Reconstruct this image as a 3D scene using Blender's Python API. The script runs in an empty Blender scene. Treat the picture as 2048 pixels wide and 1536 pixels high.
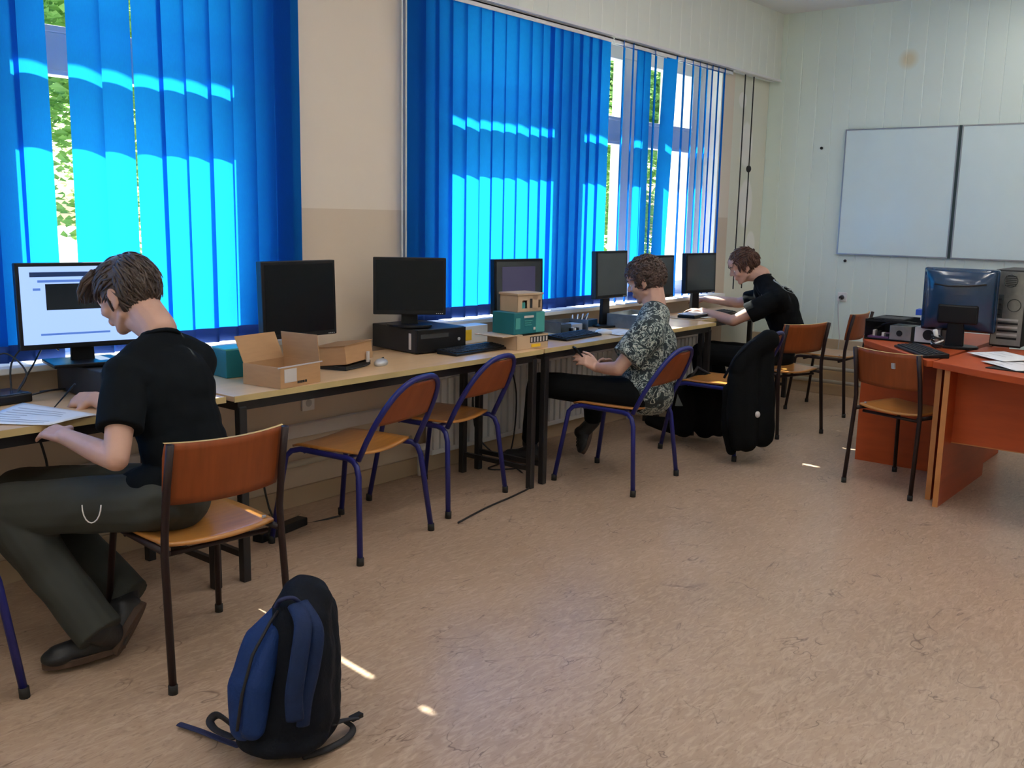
import bpy, bmesh, math, random
import numpy as np
from mathutils import Vector, Matrix, noise
from mathutils.bvhtree import BVHTree
random.seed(7)
PI = math.pi
C = bpy.context.scene.collection
SC = bpy.context.scene

# ------------------------------------------------------------------ camera
F_PX, PITCH, ROLL, YAW, CAM_H = 1951.7, 0.171267, 0.0198307, 0.681951, 1.5
FW = Vector((math.cos(YAW)*math.cos(PITCH), math.sin(YAW)*math.cos(PITCH), -math.sin(PITCH)))
_r0 = Vector((math.sin(YAW), -math.cos(YAW), 0)); _u0 = _r0.cross(FW)
RT = _r0*math.cos(ROLL)+_u0*math.sin(ROLL); UP = -_r0*math.sin(ROLL)+_u0*math.cos(ROLL)
CAM = Vector((0, 0, CAM_H))
cd = bpy.data.cameras.new('camera'); co = bpy.data.objects.new('camera', cd); C.objects.link(co)
cd.sensor_width = 36; cd.lens = F_PX/2048*36; cd.clip_start = .05; cd.clip_end = 400
co.matrix_world = Matrix(((RT.x, UP.x, -FW.x, 0), (RT.y, UP.y, -FW.y, 0), (RT.z, UP.z, -FW.z, CAM_H), (0, 0, 0, 1)))
SC.camera = co

# ------------------------------------------------------------------ light
SC.view_settings.view_transform = 'Standard'
SC.view_settings.look = 'None'
SC.view_settings.gamma = 1
SC.view_settings.exposure = 0.0
SC.view_settings.use_curve_mapping = False
SC.cycles.max_bounces = 10; SC.cycles.diffuse_bounces = 6; SC.cycles.transparent_max_bounces = 16
SC.cycles.caustics_reflective = False; SC.cycles.caustics_refractive = False
SC.cycles.sample_clamp_indirect = 6
W = bpy.data.worlds.new('World'); SC.world = W; W.use_nodes = True
wn = W.node_tree; wn.nodes.clear()
sky = wn.nodes.new('ShaderNodeTexSky'); sky.sky_type = 'NISHITA'; sky.sun_disc = False
sky.sun_elevation = math.radians(46); sky.sun_rotation = math.radians(7); sky.air_density = 1.0; sky.dust_density = 2.5
bg = wn.nodes.new('ShaderNodeBackground'); bg.inputs[1].default_value = 0.42
wo = wn.nodes.new('ShaderNodeOutputWorld')
wn.links.new(sky.outputs[0], bg.inputs[0]); wn.links.new(bg.outputs[0], wo.inputs[0])
sl = bpy.data.lights.new('sun', 'SUN'); sl.energy = 32; sl.angle = math.radians(.6); sl.color = (1, .95, .86)
so = bpy.data.objects.new('sun', sl); C.objects.link(so)
SUN = Vector((-.12, -1, -1.047)).normalized()
so.rotation_euler = SUN.to_track_quat('-Z', 'Y').to_euler(); so.location = (3, 8, 10)

# ------------------------------------------------------------------ helpers
def ray(px, py): return FW + RT*((px-1024)/F_PX) - UP*((py-768)/F_PX)
def PD(px, py, d): return CAM + ray(px, py)*d
def PX(px, py, x): r = ray(px, py); return CAM + r*(x/r.x)
def PY(px, py, y): r = ray(px, py); return CAM + r*(y/r.y)
def PZ(px, py, z): r = ray(px, py); return CAM + r*((z-CAM_H)/r.z)

def mat(name, col, rough=.6, metal=0, var=.06, scale=8, bump=0, bscale=60, spec=.5, emit=None, coat=0, stretch=None):
    m = bpy.data.materials.new(name); m.use_nodes = True; nt = m.node_tree; b = nt.nodes['Principled BSDF']
    b.inputs['Roughness'].default_value = rough; b.inputs['Metallic'].default_value = metal
    b.inputs['Specular IOR Level'].default_value = spec; b.inputs['Coat Weight'].default_value = coat
    tc = nt.nodes.new('ShaderNodeTexCoord'); mp = nt.nodes.new('ShaderNodeMapping')
    if stretch: mp.inputs['Scale'].default_value = stretch
    nt.links.new(tc.outputs['Object'], mp.inputs[0])
    n = nt.nodes.new('ShaderNodeTexNoise'); n.inputs['Scale'].default_value = scale; n.inputs['Detail'].default_value = 4
    nt.links.new(mp.outputs[0], n.inputs[0])
    r = nt.nodes.new('ShaderNodeValToRGB'); e = r.color_ramp.elements
    e[0].position = .3; e[1].position = .7
    e[0].color = (*[max(0, c*(1-var)) for c in col], 1); e[1].color = (*[min(1, c*(1+var)) for c in col], 1)
    nt.links.new(n.outputs[0], r.inputs[0]); nt.links.new(r.outputs[0], b.inputs['Base Color'])
    if bump:
        n2 = nt.nodes.new('ShaderNodeTexNoise'); n2.inputs['Scale'].default_value = bscale; nt.links.new(mp.outputs[0], n2.inputs[0])
        bp = nt.nodes.new('ShaderNodeBump'); bp.inputs['Strength'].default_value = bump; bp.inputs['Distance'].default_value = .01
        nt.links.new(n2.outputs[0], bp.inputs['Height']); nt.links.new(bp.outputs[0], b.inputs['Normal'])
    if emit:
        b.inputs['Emission Color'].default_value = (*emit[0], 1); b.inputs['Emission Strength'].default_value = emit[1]
    return m

class MB:
    def __init__(s): s.v = []; s.f = []
    def add(s, vs, fs):
        o = len(s.v); s.v += [tuple(v) for v in vs]; s.f += [tuple(i+o for i in f) for f in fs]; return s
    def box(s, x0, x1, y0, y1, z0, z1, M=None):
        vs = [Vector((x, y, z)) for z in (z0, z1) for y in (y0, y1) for x in (x0, x1)]
        if M: vs = [M @ v for v in vs]
        return s.add(vs, [(0, 2, 3, 1), (4, 5, 7, 6), (0, 1, 5, 4), (2, 6, 7, 3), (0, 4, 6, 2), (1, 3, 7, 5)])
    def hexa(s, b, t):                                 # bottom and top quads (counter-clockwise from above)
        return s.add(list(b)+list(t), [(3, 2, 1, 0), (4, 5, 6, 7)]+[(i, (i+1) % 4, 4+(i+1) % 4, 4+i) for i in range(4)])
    def prism(s, pts, z0, z1, M=None):
        n = len(pts); vs = [Vector((p[0], p[1], z)) for z in (z0, z1) for p in pts]
        if M: vs = [M @ v for v in vs]
        return s.add(vs, [tuple(range(n-1, -1, -1)), tuple(range(n, 2*n))]+[(i, (i+1) % n, n+(i+1) % n, n+i) for i in range(n)])
    def tube(s, pts, r, n=8, closed=False, flat=None, caps=True):
        pts = [Vector(p) for p in pts]; k = len(pts); rs = r if isinstance(r, (list, tuple)) else [r]*k
        base = len(s.v); prev = None
        for i, p in enumerate(pts):
            a = pts[i-1] if (i > 0 or closed) else pts[i]; b = pts[(i+1) % k] if (i < k-1 or closed) else pts[i]
            t = (b-a).normalized()
            if prev is None:
                ref = Vector((0, 0, 1)) if abs(t.z) < .9 else Vector((1, 0, 0)); u = t.cross(ref).normalized()
            else:
                u = (prev-t*prev.dot(t)).normalized()
            prev = u; w = t.cross(u)
            for j in range(n):
                an = 2*PI*j/n; fx = rs[i]; fy = rs[i]*(flat or 1)
                s.v.append(tuple(p+u*(math.cos(an)*fx)+w*(math.sin(an)*fy)))
        for i in range(k if closed else k-1):
            for j in range(n):
                a = base+i*n+j; b = base+i*n+(j+1) % n; i2 = (i+1) % k
                s.f.append((a, b, base+i2*n+(j+1) % n, base+i2*n+j))
        if caps and not closed:
            s.f.append(tuple(base+j for j in range(n-1, -1, -1))); s.f.append(tuple(base+(k-1)*n+j for j in range(n)))
        return s
    def cyl(s, p0, p1, r0, r1=None, n=16): return s.tube([p0, p1], [r0, r0 if r1 is None else r1], n)
    def ell(s, c, r, M=None, nu=20, nv=12):
        c = Vector(c); r = Vector(r) if not isinstance(r, (int, float)) else Vector((r, r, r)); base = len(s.v)
        R = M or Matrix.Identity(3)
        for i in range(1, nv):
            th = PI*i/nv
            for j in range(nu):
                ph = 2*PI*j/nu
                s.v.append(tuple(c+R @ Vector((r.x*math.sin(th)*math.cos(ph), r.y*math.sin(th)*math.sin(ph), r.z*math.cos(th)))))
        s.v.append(tuple(c+R @ Vector((0, 0, r.z)))); s.v.append(tuple(c-R @ Vector((0, 0, r.z))))
        T = len(s.v)-2
        for i in range(nv-2):
            for j in range(nu):
                a = base+i*nu+j; b = base+i*nu+(j+1) % nu; s.f.append((a, a+nu, b+nu, b))
        for j in range(nu):
            s.f.append((T, base+j, base+(j+1) % nu)); s.f.append((T+1, base+(nv-2)*nu+(j+1) % nu, base+(nv-2)*nu+j))
        return s
    def cap(s, a, b, ra, rb=None, n=14):               # tapered capsule
        a = Vector(a); b = Vector(b); rb = ra if rb is None else rb; d = (b-a); L = d.length
        if L < 1e-5: return s.ell(a, max(ra, rb), nu=n, nv=8)
        t = d/L; ps = []; rs = []
        for q in (0.02, .4, .75, 1): ps.append(a-t*ra*math.cos(q*PI/2)); rs.append(max(1e-4, ra*math.sin(q*PI/2)))
        for q in (1, .75, .4, 0.02): ps.append(b+t*rb*math.cos(q*PI/2)); rs.append(max(1e-4, rb*math.sin(q*PI/2)))
        return s.tube(ps, rs, n)
    def chain(s, pts, rs, n=14):
        for i in range(len(pts)-1): s.cap(pts[i], pts[i+1], rs[i], rs[i+1], n)
        return s
    def grid(s, fn, nu, nv):
        base = len(s.v)
        for i in range(nu+1):
            for j in range(nv+1): s.v.append(tuple(fn(i/nu, j/nv)))
        for i in range(nu):
            for j in range(nv):
                a = base+i*(nv+1)+j; s.f.append((a, a+nv+1, a+nv+2, a+1))
        return s
    def build(s, name, m, parent=None, smooth=False, bevel=0, loc=None, rz=0, solid=0, sub=0):
        me = bpy.data.meshes.new(name); me.from_pydata(s.v, [], s.f); me.update()
        bm = bmesh.new(); bm.from_mesh(me); bmesh.ops.recalc_face_normals(bm, faces=bm.faces); bm.to_mesh(me); bm.free()
        for x in (m if isinstance(m, list) else [m]): me.materials.append(x)
        o = bpy.data.objects.new(name, me); C.objects.link(o)
        if parent: o.parent = parent
        if loc is not None: o.location = loc
        if rz: o.rotation_euler.z = rz
        if smooth:
            for p in me.polygons: p.use_smooth = True
        if solid:
            md = o.modifiers.new('solid', 'SOLIDIFY'); md.thickness = solid; md.offset = 0
        if sub:
            md = o.modifiers.new('sub', 'SUBSURF'); md.levels = md.render_levels = sub
        if bevel:
            md = o.modifiers.new('bevel', 'BEVEL'); md.width = bevel; md.segments = 2; md.limit_method = 'ANGLE'; md.angle_limit = .7
        return o
    def voxel(s, name, m, parent=None, vox=.005, it=6, fac=.5, disp=None):
        """one continuous surface grown over the overlapping volumes"""
        o = s.build(name, m, None)
        md = o.modifiers.new('r', 'REMESH'); md.mode = 'VOXEL'; md.voxel_size = vox
        md = o.modifiers.new('s', 'SMOOTH'); md.iterations = it; md.factor = fac
        dg = bpy.context.evaluated_depsgraph_get(); dg.update()
        me = bpy.data.meshes.new_from_object(o.evaluated_get(dg)); old = o.data
        o.modifiers.clear(); o.data = me; bpy.data.meshes.remove(old)
        if disp:
            nrm = [v.normal.copy() for v in me.vertices]; cos = [v.co.copy() for v in me.vertices]
            me.vertices.foreach_set('co', [x for c, n in zip(cos, nrm) for x in c+n*disp(c)]); me.update()
        for p in me.polygons: p.use_smooth = True
        me.materials.clear()
        for x in (m if isinstance(m, list) else [m]): me.materials.append(x)
        if parent: o.parent = parent
        return o

def empty(name, loc=(0, 0, 0), rz=0):
    o = bpy.data.objects.new(name, None); C.objects.link(o); o.location = loc; o.rotation_euler.z = rz; o.empty_display_size = .1
    return o
def tag(o, label, cat, group=None, kind=None):
    o['label'] = label; o['category'] = cat
    if group: o['group'] = group
    if kind: o['kind'] = kind
    return o
def thing(name, label, cat, loc=(0, 0, 0), rz=0, group=None): return tag(empty(name, loc, rz), label, cat, group)
def struct(o): o['kind'] = 'structure'; return o
def world_child(o, root):                              # geometry written in world coordinates under a placed root
    o.parent = root
    M = Matrix.Translation(root.location) @ Matrix.Rotation(root.rotation_euler.z, 4, 'Z')
    o.matrix_parent_inverse = M.inverted(); return o
def copy_tree(o, parent=None):
    c = o.copy(); C.objects.link(c); c.parent = parent
    for ch in [x for x in bpy.data.objects if x.parent == o]: copy_tree(ch, c)
    return c
def yaw_of(fx, fy): return math.atan2(-fx, fy)          # local +Y faces (fx, fy)
def arc(c, r, a0, a1, n, plane='xz'):
    out = []
    for i in range(n+1):
        a = a0+(a1-a0)*i/n; u, w = r*math.cos(a), r*math.sin(a)
        out.append(Vector((c[0]+u, c[1], c[2]+w)) if plane == 'xz' else (Vector((c[0], c[1]+u, c[2]+w)) if plane == 'yz' else Vector((c[0]+u, c[1]+w, c[2]))))
    return out

# ------------------------------------------------------------------ materials
def nodes(m): return m.node_tree, m.node_tree.nodes['Principled BSDF']
def floor_mat():
    m = mat('linoleum', (.42, .295, .205), .30, var=.10, scale=1.3, spec=.45); nt, b = nodes(m); N = nt.nodes; L = nt.links
    tc = N.new('ShaderNodeTexCoord'); base = b.inputs['Base Color'].links[0].from_socket
    def layer(scale, stretch, lo, hi, col, fac, prev, rot=.5, dist=2.2):
        mp = N.new('ShaderNodeMapping'); mp.inputs['Scale'].default_value = stretch; mp.inputs['Rotation'].default_value = (0, 0, rot)
        L.new(tc.outputs['Object'], mp.inputs[0])
        n = N.new('ShaderNodeTexNoise'); n.inputs['Scale'].default_value = scale; n.inputs['Detail'].default_value = 6
        n.inputs['Distortion'].default_value = dist; L.new(mp.outputs[0], n.inputs[0])
        r = N.new('ShaderNodeValToRGB'); e = r.color_ramp.elements; e[0].position = lo; e[1].position = hi
        e[0].color = (0, 0, 0, 1); e[1].color = (fac, fac, fac, 1); L.new(n.outputs[0], r.inputs[0])
        mx = N.new('ShaderNodeMixRGB'); L.new(r.outputs[0], mx.inputs[0]); L.new(prev, mx.inputs[1]); mx.inputs[2].default_value = (*col, 1)
        return mx.outputs[0]
    c = layer(9, (1, 3.2, 1), .45, .75, (.60, .46, .35), .7, base, .35)
    c = layer(17, (1, 3.5, 1), .55, .8, (.20, .12, .075), .75, c, -.2)
    # dark curling veins
    mp = N.new('ShaderNodeMapping'); mp.inputs['Scale'].default_value = (1, 1.9, 1); mp.inputs['Rotation'].default_value = (0, 0, .4); L.new(tc.outputs['Object'], mp.inputs[0])
    nz = N.new('ShaderNodeTexNoise'); nz.inputs['Scale'].default_value = 2.4; nz.inputs['Detail'].default_value = 3; nz.inputs['Distortion'].default_value = 1.2; L.new(mp.outputs[0], nz.inputs[0])
    s1 = N.new('ShaderNodeMath'); s1.operation = 'SUBTRACT'; s1.inputs[1].default_value = .5; L.new(nz.outputs[0], s1.inputs[0])
    ab = N.new('ShaderNodeMath'); ab.operation = 'ABSOLUTE'; L.new(s1.outputs[0], ab.inputs[0])
    r = N.new('ShaderNodeValToRGB'); e = r.color_ramp.elements; e[0].position = 0; e[1].position = .007; e[0].color = (.85, .85, .85, 1); e[1].color = (0, 0, 0, 1); L.new(ab.outputs[0], r.inputs[0])
    br = N.new('ShaderNodeTexNoise'); br.inputs['Scale'].default_value = 6; L.new(tc.outputs['Object'], br.inputs[0])
    rb = N.new('ShaderNodeValToRGB'); rb.color_ramp.elements[0].position = .45; rb.color_ramp.elements[1].position = .6; L.new(br.outputs[0], rb.inputs[0])
    mu = N.new('ShaderNodeMath'); mu.operation = 'MULTIPLY'; L.new(r.outputs[0], mu.inputs[0]); L.new(rb.outputs[0], mu.inputs[1])
    mx = N.new('ShaderNodeMixRGB'); L.new(mu.outputs[0], mx.inputs[0]); L.new(c, mx.inputs[1]); mx.inputs[2].default_value = (.13, .075, .05, 1)
    L.new(mx.outputs[0], b.inputs['Base Color']); return m
def wall_left_mat():
    m = mat('wall_paint', (.74, .655, .55), .8, var=.02, scale=2); nt, b = nodes(m); N = nt.nodes; L = nt.links
    g = N.new('ShaderNodeNewGeometry'); sp = N.new('ShaderNodeSeparateXYZ'); L.new(g.outputs['Position'], sp.inputs[0])
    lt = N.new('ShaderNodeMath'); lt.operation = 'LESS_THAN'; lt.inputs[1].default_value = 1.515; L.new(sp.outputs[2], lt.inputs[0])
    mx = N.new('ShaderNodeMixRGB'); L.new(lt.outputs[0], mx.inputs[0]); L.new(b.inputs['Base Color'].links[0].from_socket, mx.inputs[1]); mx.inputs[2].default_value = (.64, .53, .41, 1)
    gx = N.new('ShaderNodeMath'); gx.operation = 'GREATER_THAN'; gx.inputs[1].default_value = 7.70; L.new(sp.outputs[0], gx.inputs[0])
    m3 = N.new('ShaderNodeMixRGB'); L.new(gx.outputs[0], m3.inputs[0]); L.new(mx.outputs[0], m3.inputs[1]); m3.inputs[2].default_value = (.76, .76, .66, 1)
    prev = m3.outputs[0]
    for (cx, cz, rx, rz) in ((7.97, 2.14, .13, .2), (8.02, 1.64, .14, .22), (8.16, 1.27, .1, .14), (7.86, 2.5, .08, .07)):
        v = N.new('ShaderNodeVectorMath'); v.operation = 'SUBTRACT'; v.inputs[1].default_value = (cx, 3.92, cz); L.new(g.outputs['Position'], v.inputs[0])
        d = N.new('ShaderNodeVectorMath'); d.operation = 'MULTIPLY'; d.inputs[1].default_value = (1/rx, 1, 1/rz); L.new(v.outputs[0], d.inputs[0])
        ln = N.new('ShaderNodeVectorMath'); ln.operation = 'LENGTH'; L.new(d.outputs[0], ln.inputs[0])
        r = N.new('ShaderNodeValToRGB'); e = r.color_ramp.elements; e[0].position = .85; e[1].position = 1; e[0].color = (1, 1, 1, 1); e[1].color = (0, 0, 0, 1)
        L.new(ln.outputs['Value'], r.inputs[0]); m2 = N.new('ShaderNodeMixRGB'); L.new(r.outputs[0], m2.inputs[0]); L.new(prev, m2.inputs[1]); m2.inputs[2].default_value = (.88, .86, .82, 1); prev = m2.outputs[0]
    L.new(prev, b.inputs['Base Color']); return m
def end_wall_mat():
    m = mat('cream_boards', (.74, .85, .78), .45, var=.025, scale=1.2, spec=.5); nt, b = nodes(m); N = nt.nodes; L = nt.links
    g = N.new('ShaderNodeNewGeometry'); v = N.new('ShaderNodeVectorMath'); v.operation = 'DISTANCE'; v.inputs[1].default_value = (8.35, 2.73, 2.80); L.new(g.outputs['Position'], v.inputs[0])
    r = N.new('ShaderNodeValToRGB'); e = r.color_ramp.elements; e[0].position = .03; e[1].position = .09; e[0].color = (.6, .6, .6, 1); e[1].color = (0, 0, 0, 1); L.new(v.outputs['Value'], r.inputs[0])
    mx = N.new('ShaderNodeMixRGB'); L.new(r.outputs[0], mx.inputs[0]); L.new(b.inputs['Base Color'].links[0].from_socket, mx.inputs[1]); mx.inputs[2].default_value = (.66, .50, .22, 1)
    L.new(mx.outputs[0], b.inputs['Base Color']); return m
def glass_mat():
    m = bpy.data.materials.new('window_glass'); m.use_nodes = True; nt = m.node_tree; nt.nodes.clear()
    o = nt.nodes.new('ShaderNodeOutputMaterial'); t = nt.nodes.new('ShaderNodeBsdfTransparent'); g = nt.nodes.new('ShaderNodeBsdfGlossy'); g.inputs['Roughness'].default_value = .02
    t.inputs[0].default_value = (.93, .97, .96, 1); f = nt.nodes.new('ShaderNodeFresnel'); f.inputs[0].default_value = 1.45; mx = nt.nodes.new('ShaderNodeMixShader')
    ge = nt.nodes.new('ShaderNodeNewGeometry'); sb = nt.nodes.new('ShaderNodeMath'); sb.operation = 'SUBTRACT'; sb.inputs[0].default_value = 1; nt.links.new(ge.outputs['Backfacing'], sb.inputs[1])
    mu = nt.nodes.new('ShaderNodeMath'); mu.operation = 'MULTIPLY'; nt.links.new(f.outputs[0], mu.inputs[0]); nt.links.new(sb.outputs[0], mu.inputs[1])
    nt.links.new(mu.outputs[0], mx.inputs[0]); nt.links.new(t.outputs[0], mx.inputs[1]); nt.links.new(g.outputs[0], mx.inputs[2]); nt.links.new(mx.outputs[0], o.inputs[0]); return m
def fabric_translucent(name, dcol, tcol, tf=.6):
    m = bpy.data.materials.new(name); m.use_nodes = True; nt = m.node_tree; nt.nodes.clear(); N = nt.nodes; L = nt.links
    o = N.new('ShaderNodeOutputMaterial'); d = N.new('ShaderNodeBsdfDiffuse'); t = N.new('ShaderNodeBsdfTranslucent'); mx = N.new('ShaderNodeMixShader'); mx.inputs[0].default_value = tf
    tc = N.new('ShaderNodeTexCoord'); mp = N.new('ShaderNodeMapping'); mp.inputs['Scale'].default_value = (60, 60, 8); n = N.new('ShaderNodeTexNoise'); n.inputs['Scale'].default_value = 6
    L.new(tc.outputs['Object'], mp.inputs[0]); L.new(mp.outputs[0], n.inputs[0])
    for (sh, c) in ((d, dcol), (t, tcol)):
        r = N.new('ShaderNodeValToRGB'); r.color_ramp.elements[0].color = (*[x*.92 for x in c], 1); r.color_ramp.elements[1].color = (*[min(1, x*1.06) for x in c], 1)
        L.new(n.outputs[0], r.inputs[0]); L.new(r.outputs[0], sh.inputs[0])
    L.new(d.outputs[0], mx.inputs[1]); L.new(t.outputs[0], mx.inputs[2]); L.new(mx.outputs[0], o.inputs[0]); return m
def camo_mat():
    m = mat('patterned_cloth', (.5, .5, .5), .85); nt, b = nodes(m); N = nt.nodes; L = nt.links
    tc = N.new('ShaderNodeTexCoord'); n = N.new('ShaderNodeTexNoise'); n.inputs['Scale'].default_value = 17; n.inputs['Detail'].default_value = 4.5; n.inputs['Distortion'].default_value = 2.5
    L.new(tc.outputs['Object'], n.inputs[0]); r = N.new('ShaderNodeValToRGB'); r.color_ramp.interpolation = 'CONSTANT'; e = r.color_ramp.elements
    e[0].position = 0; e[0].color = (.018, .03, .035, 1); e[1].position = .47; e[1].color = (.10, .15, .15, 1)
    x = e.new(.51); x.color = (.50, .54, .48, 1); x = e.new(.56); x.color = (.018, .03, .035, 1); x = e.new(.64); x.color = (.40, .45, .41, 1)
    L.new(n.outputs[0], r.inputs[0]); L.new(r.outputs[0], b.inputs['Base Color']); return m
def screen_mat(name, col, s): return mat(name, (.01, .01, .012), .25, var=0, emit=(col, s))

M = {}
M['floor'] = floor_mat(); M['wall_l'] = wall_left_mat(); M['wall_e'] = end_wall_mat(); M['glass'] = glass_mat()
M['cream'] = mat('cream_paint', (.80, .83, .76), .6, var=.02, scale=2)
M['ceil'] = mat('ceiling_white', (.85, .86, .86), .8, var=.01)
M['tan'] = mat('tan_paint', (.50, .38, .25), .6, var=.04, scale=3)
M['whiteframe'] = mat('white_window_frame', (.82, .84, .84), .4, var=.02)
M['sill'] = mat('white_sill', (.85, .85, .83), .4, var=.03)
M['rail'] = mat('white_rail', (.80, .80, .80), .4, var=.02)
M['slat'] = fabric_translucent('blue_blind_fabric', (.008, .09, .40), (.008, .255, .80), .5)
M['slatw'] = mat('blue_blind_hem', (.008, .055, .30), .8, var=.06)
M['ply'] = mat('orange_plywood', (.50, .21, .045), .32, var=.12, scale=5, stretch=(1, 9, 1), coat=.5)
M['plyback'] = mat('red_orange_plywood', (.26, .062, .016), .45, var=.12, scale=5, stretch=(9, 1, 1), spec=.3)
M['plyedge'] = mat('pale_plywood_edge', (.58, .40, .16), .5, var=.15, scale=30, stretch=(1, 1, 20))
M['brownmetal'] = mat('dark_brown_metal', (.020, .009, .009), .45, var=.1, spec=.35)
M['bluemetal'] = mat('blue_metal', (.012, .015, .15), .38, var=.08, spec=.45)
M['rubber'] = mat('black_rubber', (.012, .012, .012), .7)
M['blackmetal'] = mat('black_metal', (.012, .012, .014), .38, var=.1)
M['desktop'] = mat('beige_wood_laminate', (.74, .49, .27), .28, var=.07, scale=3, stretch=(1, 8, 1), spec=.5)
M['deskedge'] = mat('yellow_beige_edge', (.56, .43, .20), .5, var=.08)
M['odesk'] = mat('cherry_laminate', (.43, .075, .019), .45, spec=.3, var=.10, scale=4, stretch=(1, 1, 6))
M['oedge'] = mat('cherry_edge', (.50, .20, .06), .45, var=.1)
M['blk'] = mat('black_plastic', (.006, .007, .009), .4, var=.1, spec=.3)
M['blkmatte'] = mat('matte_black_plastic', (.018, .019, .022), .6, var=.1)
M['scr'] = mat('dark_screen', (.004, .006, .009), .2, var=.05, spec=.25)
M['scrgrey'] = mat('grey_screen', (.045, .055, .06), .22, var=.05, spec=.7)
M['lcd'] = screen_mat('lit_screen', (.35, .52, .95), 1.3)
M['lcdbar'] = screen_mat('screen_title_bar', (.01, .03, .10), 1)
M['lcdblk'] = screen_mat('screen_terminal', (.002, .006, .008), 1)
M['lcdtxt'] = screen_mat('screen_text', (.10, .22, .65), 1)
M['lcdpurple'] = screen_mat('dim_purple_screen', (.05, .045, .09), .9)
M['silver'] = mat('silver_plastic', (.5, .52, .54), .35, metal=.3)
M['steel'] = mat('galvanised_steel', (.26, .27, .27), .35, metal=.85, var=.15, scale=20)
M['teal'] = mat('teal_card', (.012, .17, .20), .5, var=.05); M['teallt'] = mat('light_teal_card', (.07, .36, .34), .5, var=.05)
M['card'] = mat('brown_cardboard', (.47, .27, .13), .8, var=.05, scale=12, stretch=(1, 1, 6)); M['cardin'] = mat('dark_cardboard', (.32, .18, .09), .85)
M['kraft'] = mat('kraft_card', (.55, .40, .26), .8, var=.05)
M['label'] = mat('white_label', (.62, .58, .56), .6, var=.03); M['ink'] = mat('black_ink', (.02, .02, .02), .6)
M['paper'] = mat('white_paper', (.80, .82, .84), .7, var=.02); M['papertxt'] = mat('grey_print', (.28, .30, .34), .7)
M['yellow'] = mat('yellow_sticker', (.85, .55, .02), .6); M['red'] = mat('red_card', (.72, .02, .02), .5); M['blue'] = mat('blue_card', (.02, .11, .60), .5)
M['white'] = mat('white_plastic', (.8, .8, .78), .4, var=.02)
M['whiteboard'] = mat('whiteboard_enamel', (.73, .87, .86), .16, var=.01, spec=.5); M['alu'] = mat('aluminium_trim', (.35, .37, .37), .35, metal=.6)
M['darkgap'] = mat('dark_green_trim', (.03, .055, .05), .5)
M['monblue'] = mat('glossy_dark_blue_plastic', (.010, .040, .095), .22, var=.05, coat=.4)
M['radiator'] = mat('white_radiator_enamel', (.72, .74, .75), .35, var=.02)
M['pipe'] = mat('cream_pipe', (.60, .55, .45), .4)
M['cable'] = mat('black_cable', (.01, .01, .012), .5); M['wcable'] = mat('grey_cable', (.5, .5, .5), .5)
M['skin'] = mat('skin', (.56, .33, .25), .5, var=.06, scale=14, bump=.05, bscale=300); M['skin'].node_tree.nodes['Principled BSDF'].inputs['Subsurface Weight'].default_value = .12
M['skin'].node_tree.nodes['Principled BSDF'].inputs['Subsurface Radius'].default_value = (.02, .007, .004)
M['hair'] = mat('dark_brown_hair', (.062, .042, .034), .45, var=.4, scale=30, bump=.3, bscale=200)
M['hair2'] = mat('brown_curly_hair', (.085, .052, .043), .5, var=.45, scale=30, bump=.3, bscale=200)
M['hair3'] = mat('reddish_brown_hair', (.085, .035, .02), .5, var=.35, scale=30, bump=.3, bscale=200)
M['bshirt'] = mat('black_cotton', (.005, .007, .009), .95, spec=.15, var=.2, scale=5, bump=.15, bscale=25)
M['bshirt3'] = mat('black_jersey', (.004, .005, .006), .95, spec=.15, var=.2, scale=5, bump=.15, bscale=20)
M['camo'] = camo_mat()
M['olive'] = mat('olive_grey_cotton', (.036, .040, .034), .85, var=.12, scale=5, bump=.25, bscale=14)
M['bpants'] = mat('black_trousers', (.005, .006, .007), .9, spec=.15, var=.15, bump=.15, bscale=14)
M['shoe'] = mat('black_shoe', (.012, .013, .015), .5, bump=.1); M['sole'] = mat('brown_rubber_sole', (.075, .042, .028), .7, bump=.3, bscale=50); M['lace'] = mat('grey_metal_eyelet', (.4, .4, .4), .4, metal=.5)
M['navy'] = mat('dark_navy_nylon', (.003, .005, .010), .8, spec=.2, var=.15, scale=30, bump=.2, bscale=120)
M['bpblue'] = mat('blue_nylon', (.004, .026, .125), .75, spec=.3, var=.1, scale=30, bump=.2, bscale=120)
M['strap'] = mat('navy_webbing', (.012, .018, .075), .7, bump=.2, bscale=200); M['bstrap'] = mat('black_webbing', (.010, .009, .012), .7)
M['dimblue'] = mat('dim_blue_nylon', (.005, .018, .070), .75, spec=.3, var=.1, scale=30, bump=.2, bscale=120)
M['coat'] = mat('black_coat', (.003, .0035, .004), .9, spec=.15, bump=.2, bscale=20)
M['eye'] = mat('eye_white', (.7, .68, .66), .3); M['iris'] = mat('iris', (.05, .03, .02), .3); M['sock'] = M['skin']
M['grass'] = mat('grass', (.10, .20, .03), .9, var=.35, scale=3); M['pave'] = mat('pale_paving', (.62, .62, .58), .85, var=.06)
M['render'] = mat('pale_render', (.55, .60, .62), .85, var=.04)
def leaf_mat(): 
    m = fabric_translucent('green_leaf', (.22, .38, .14), (.42, .66, .22), .5); return m
M['leaf'] = leaf_mat(); M['bark'] = mat('bark', (.10, .07, .05), .9, var=.3)

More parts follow.
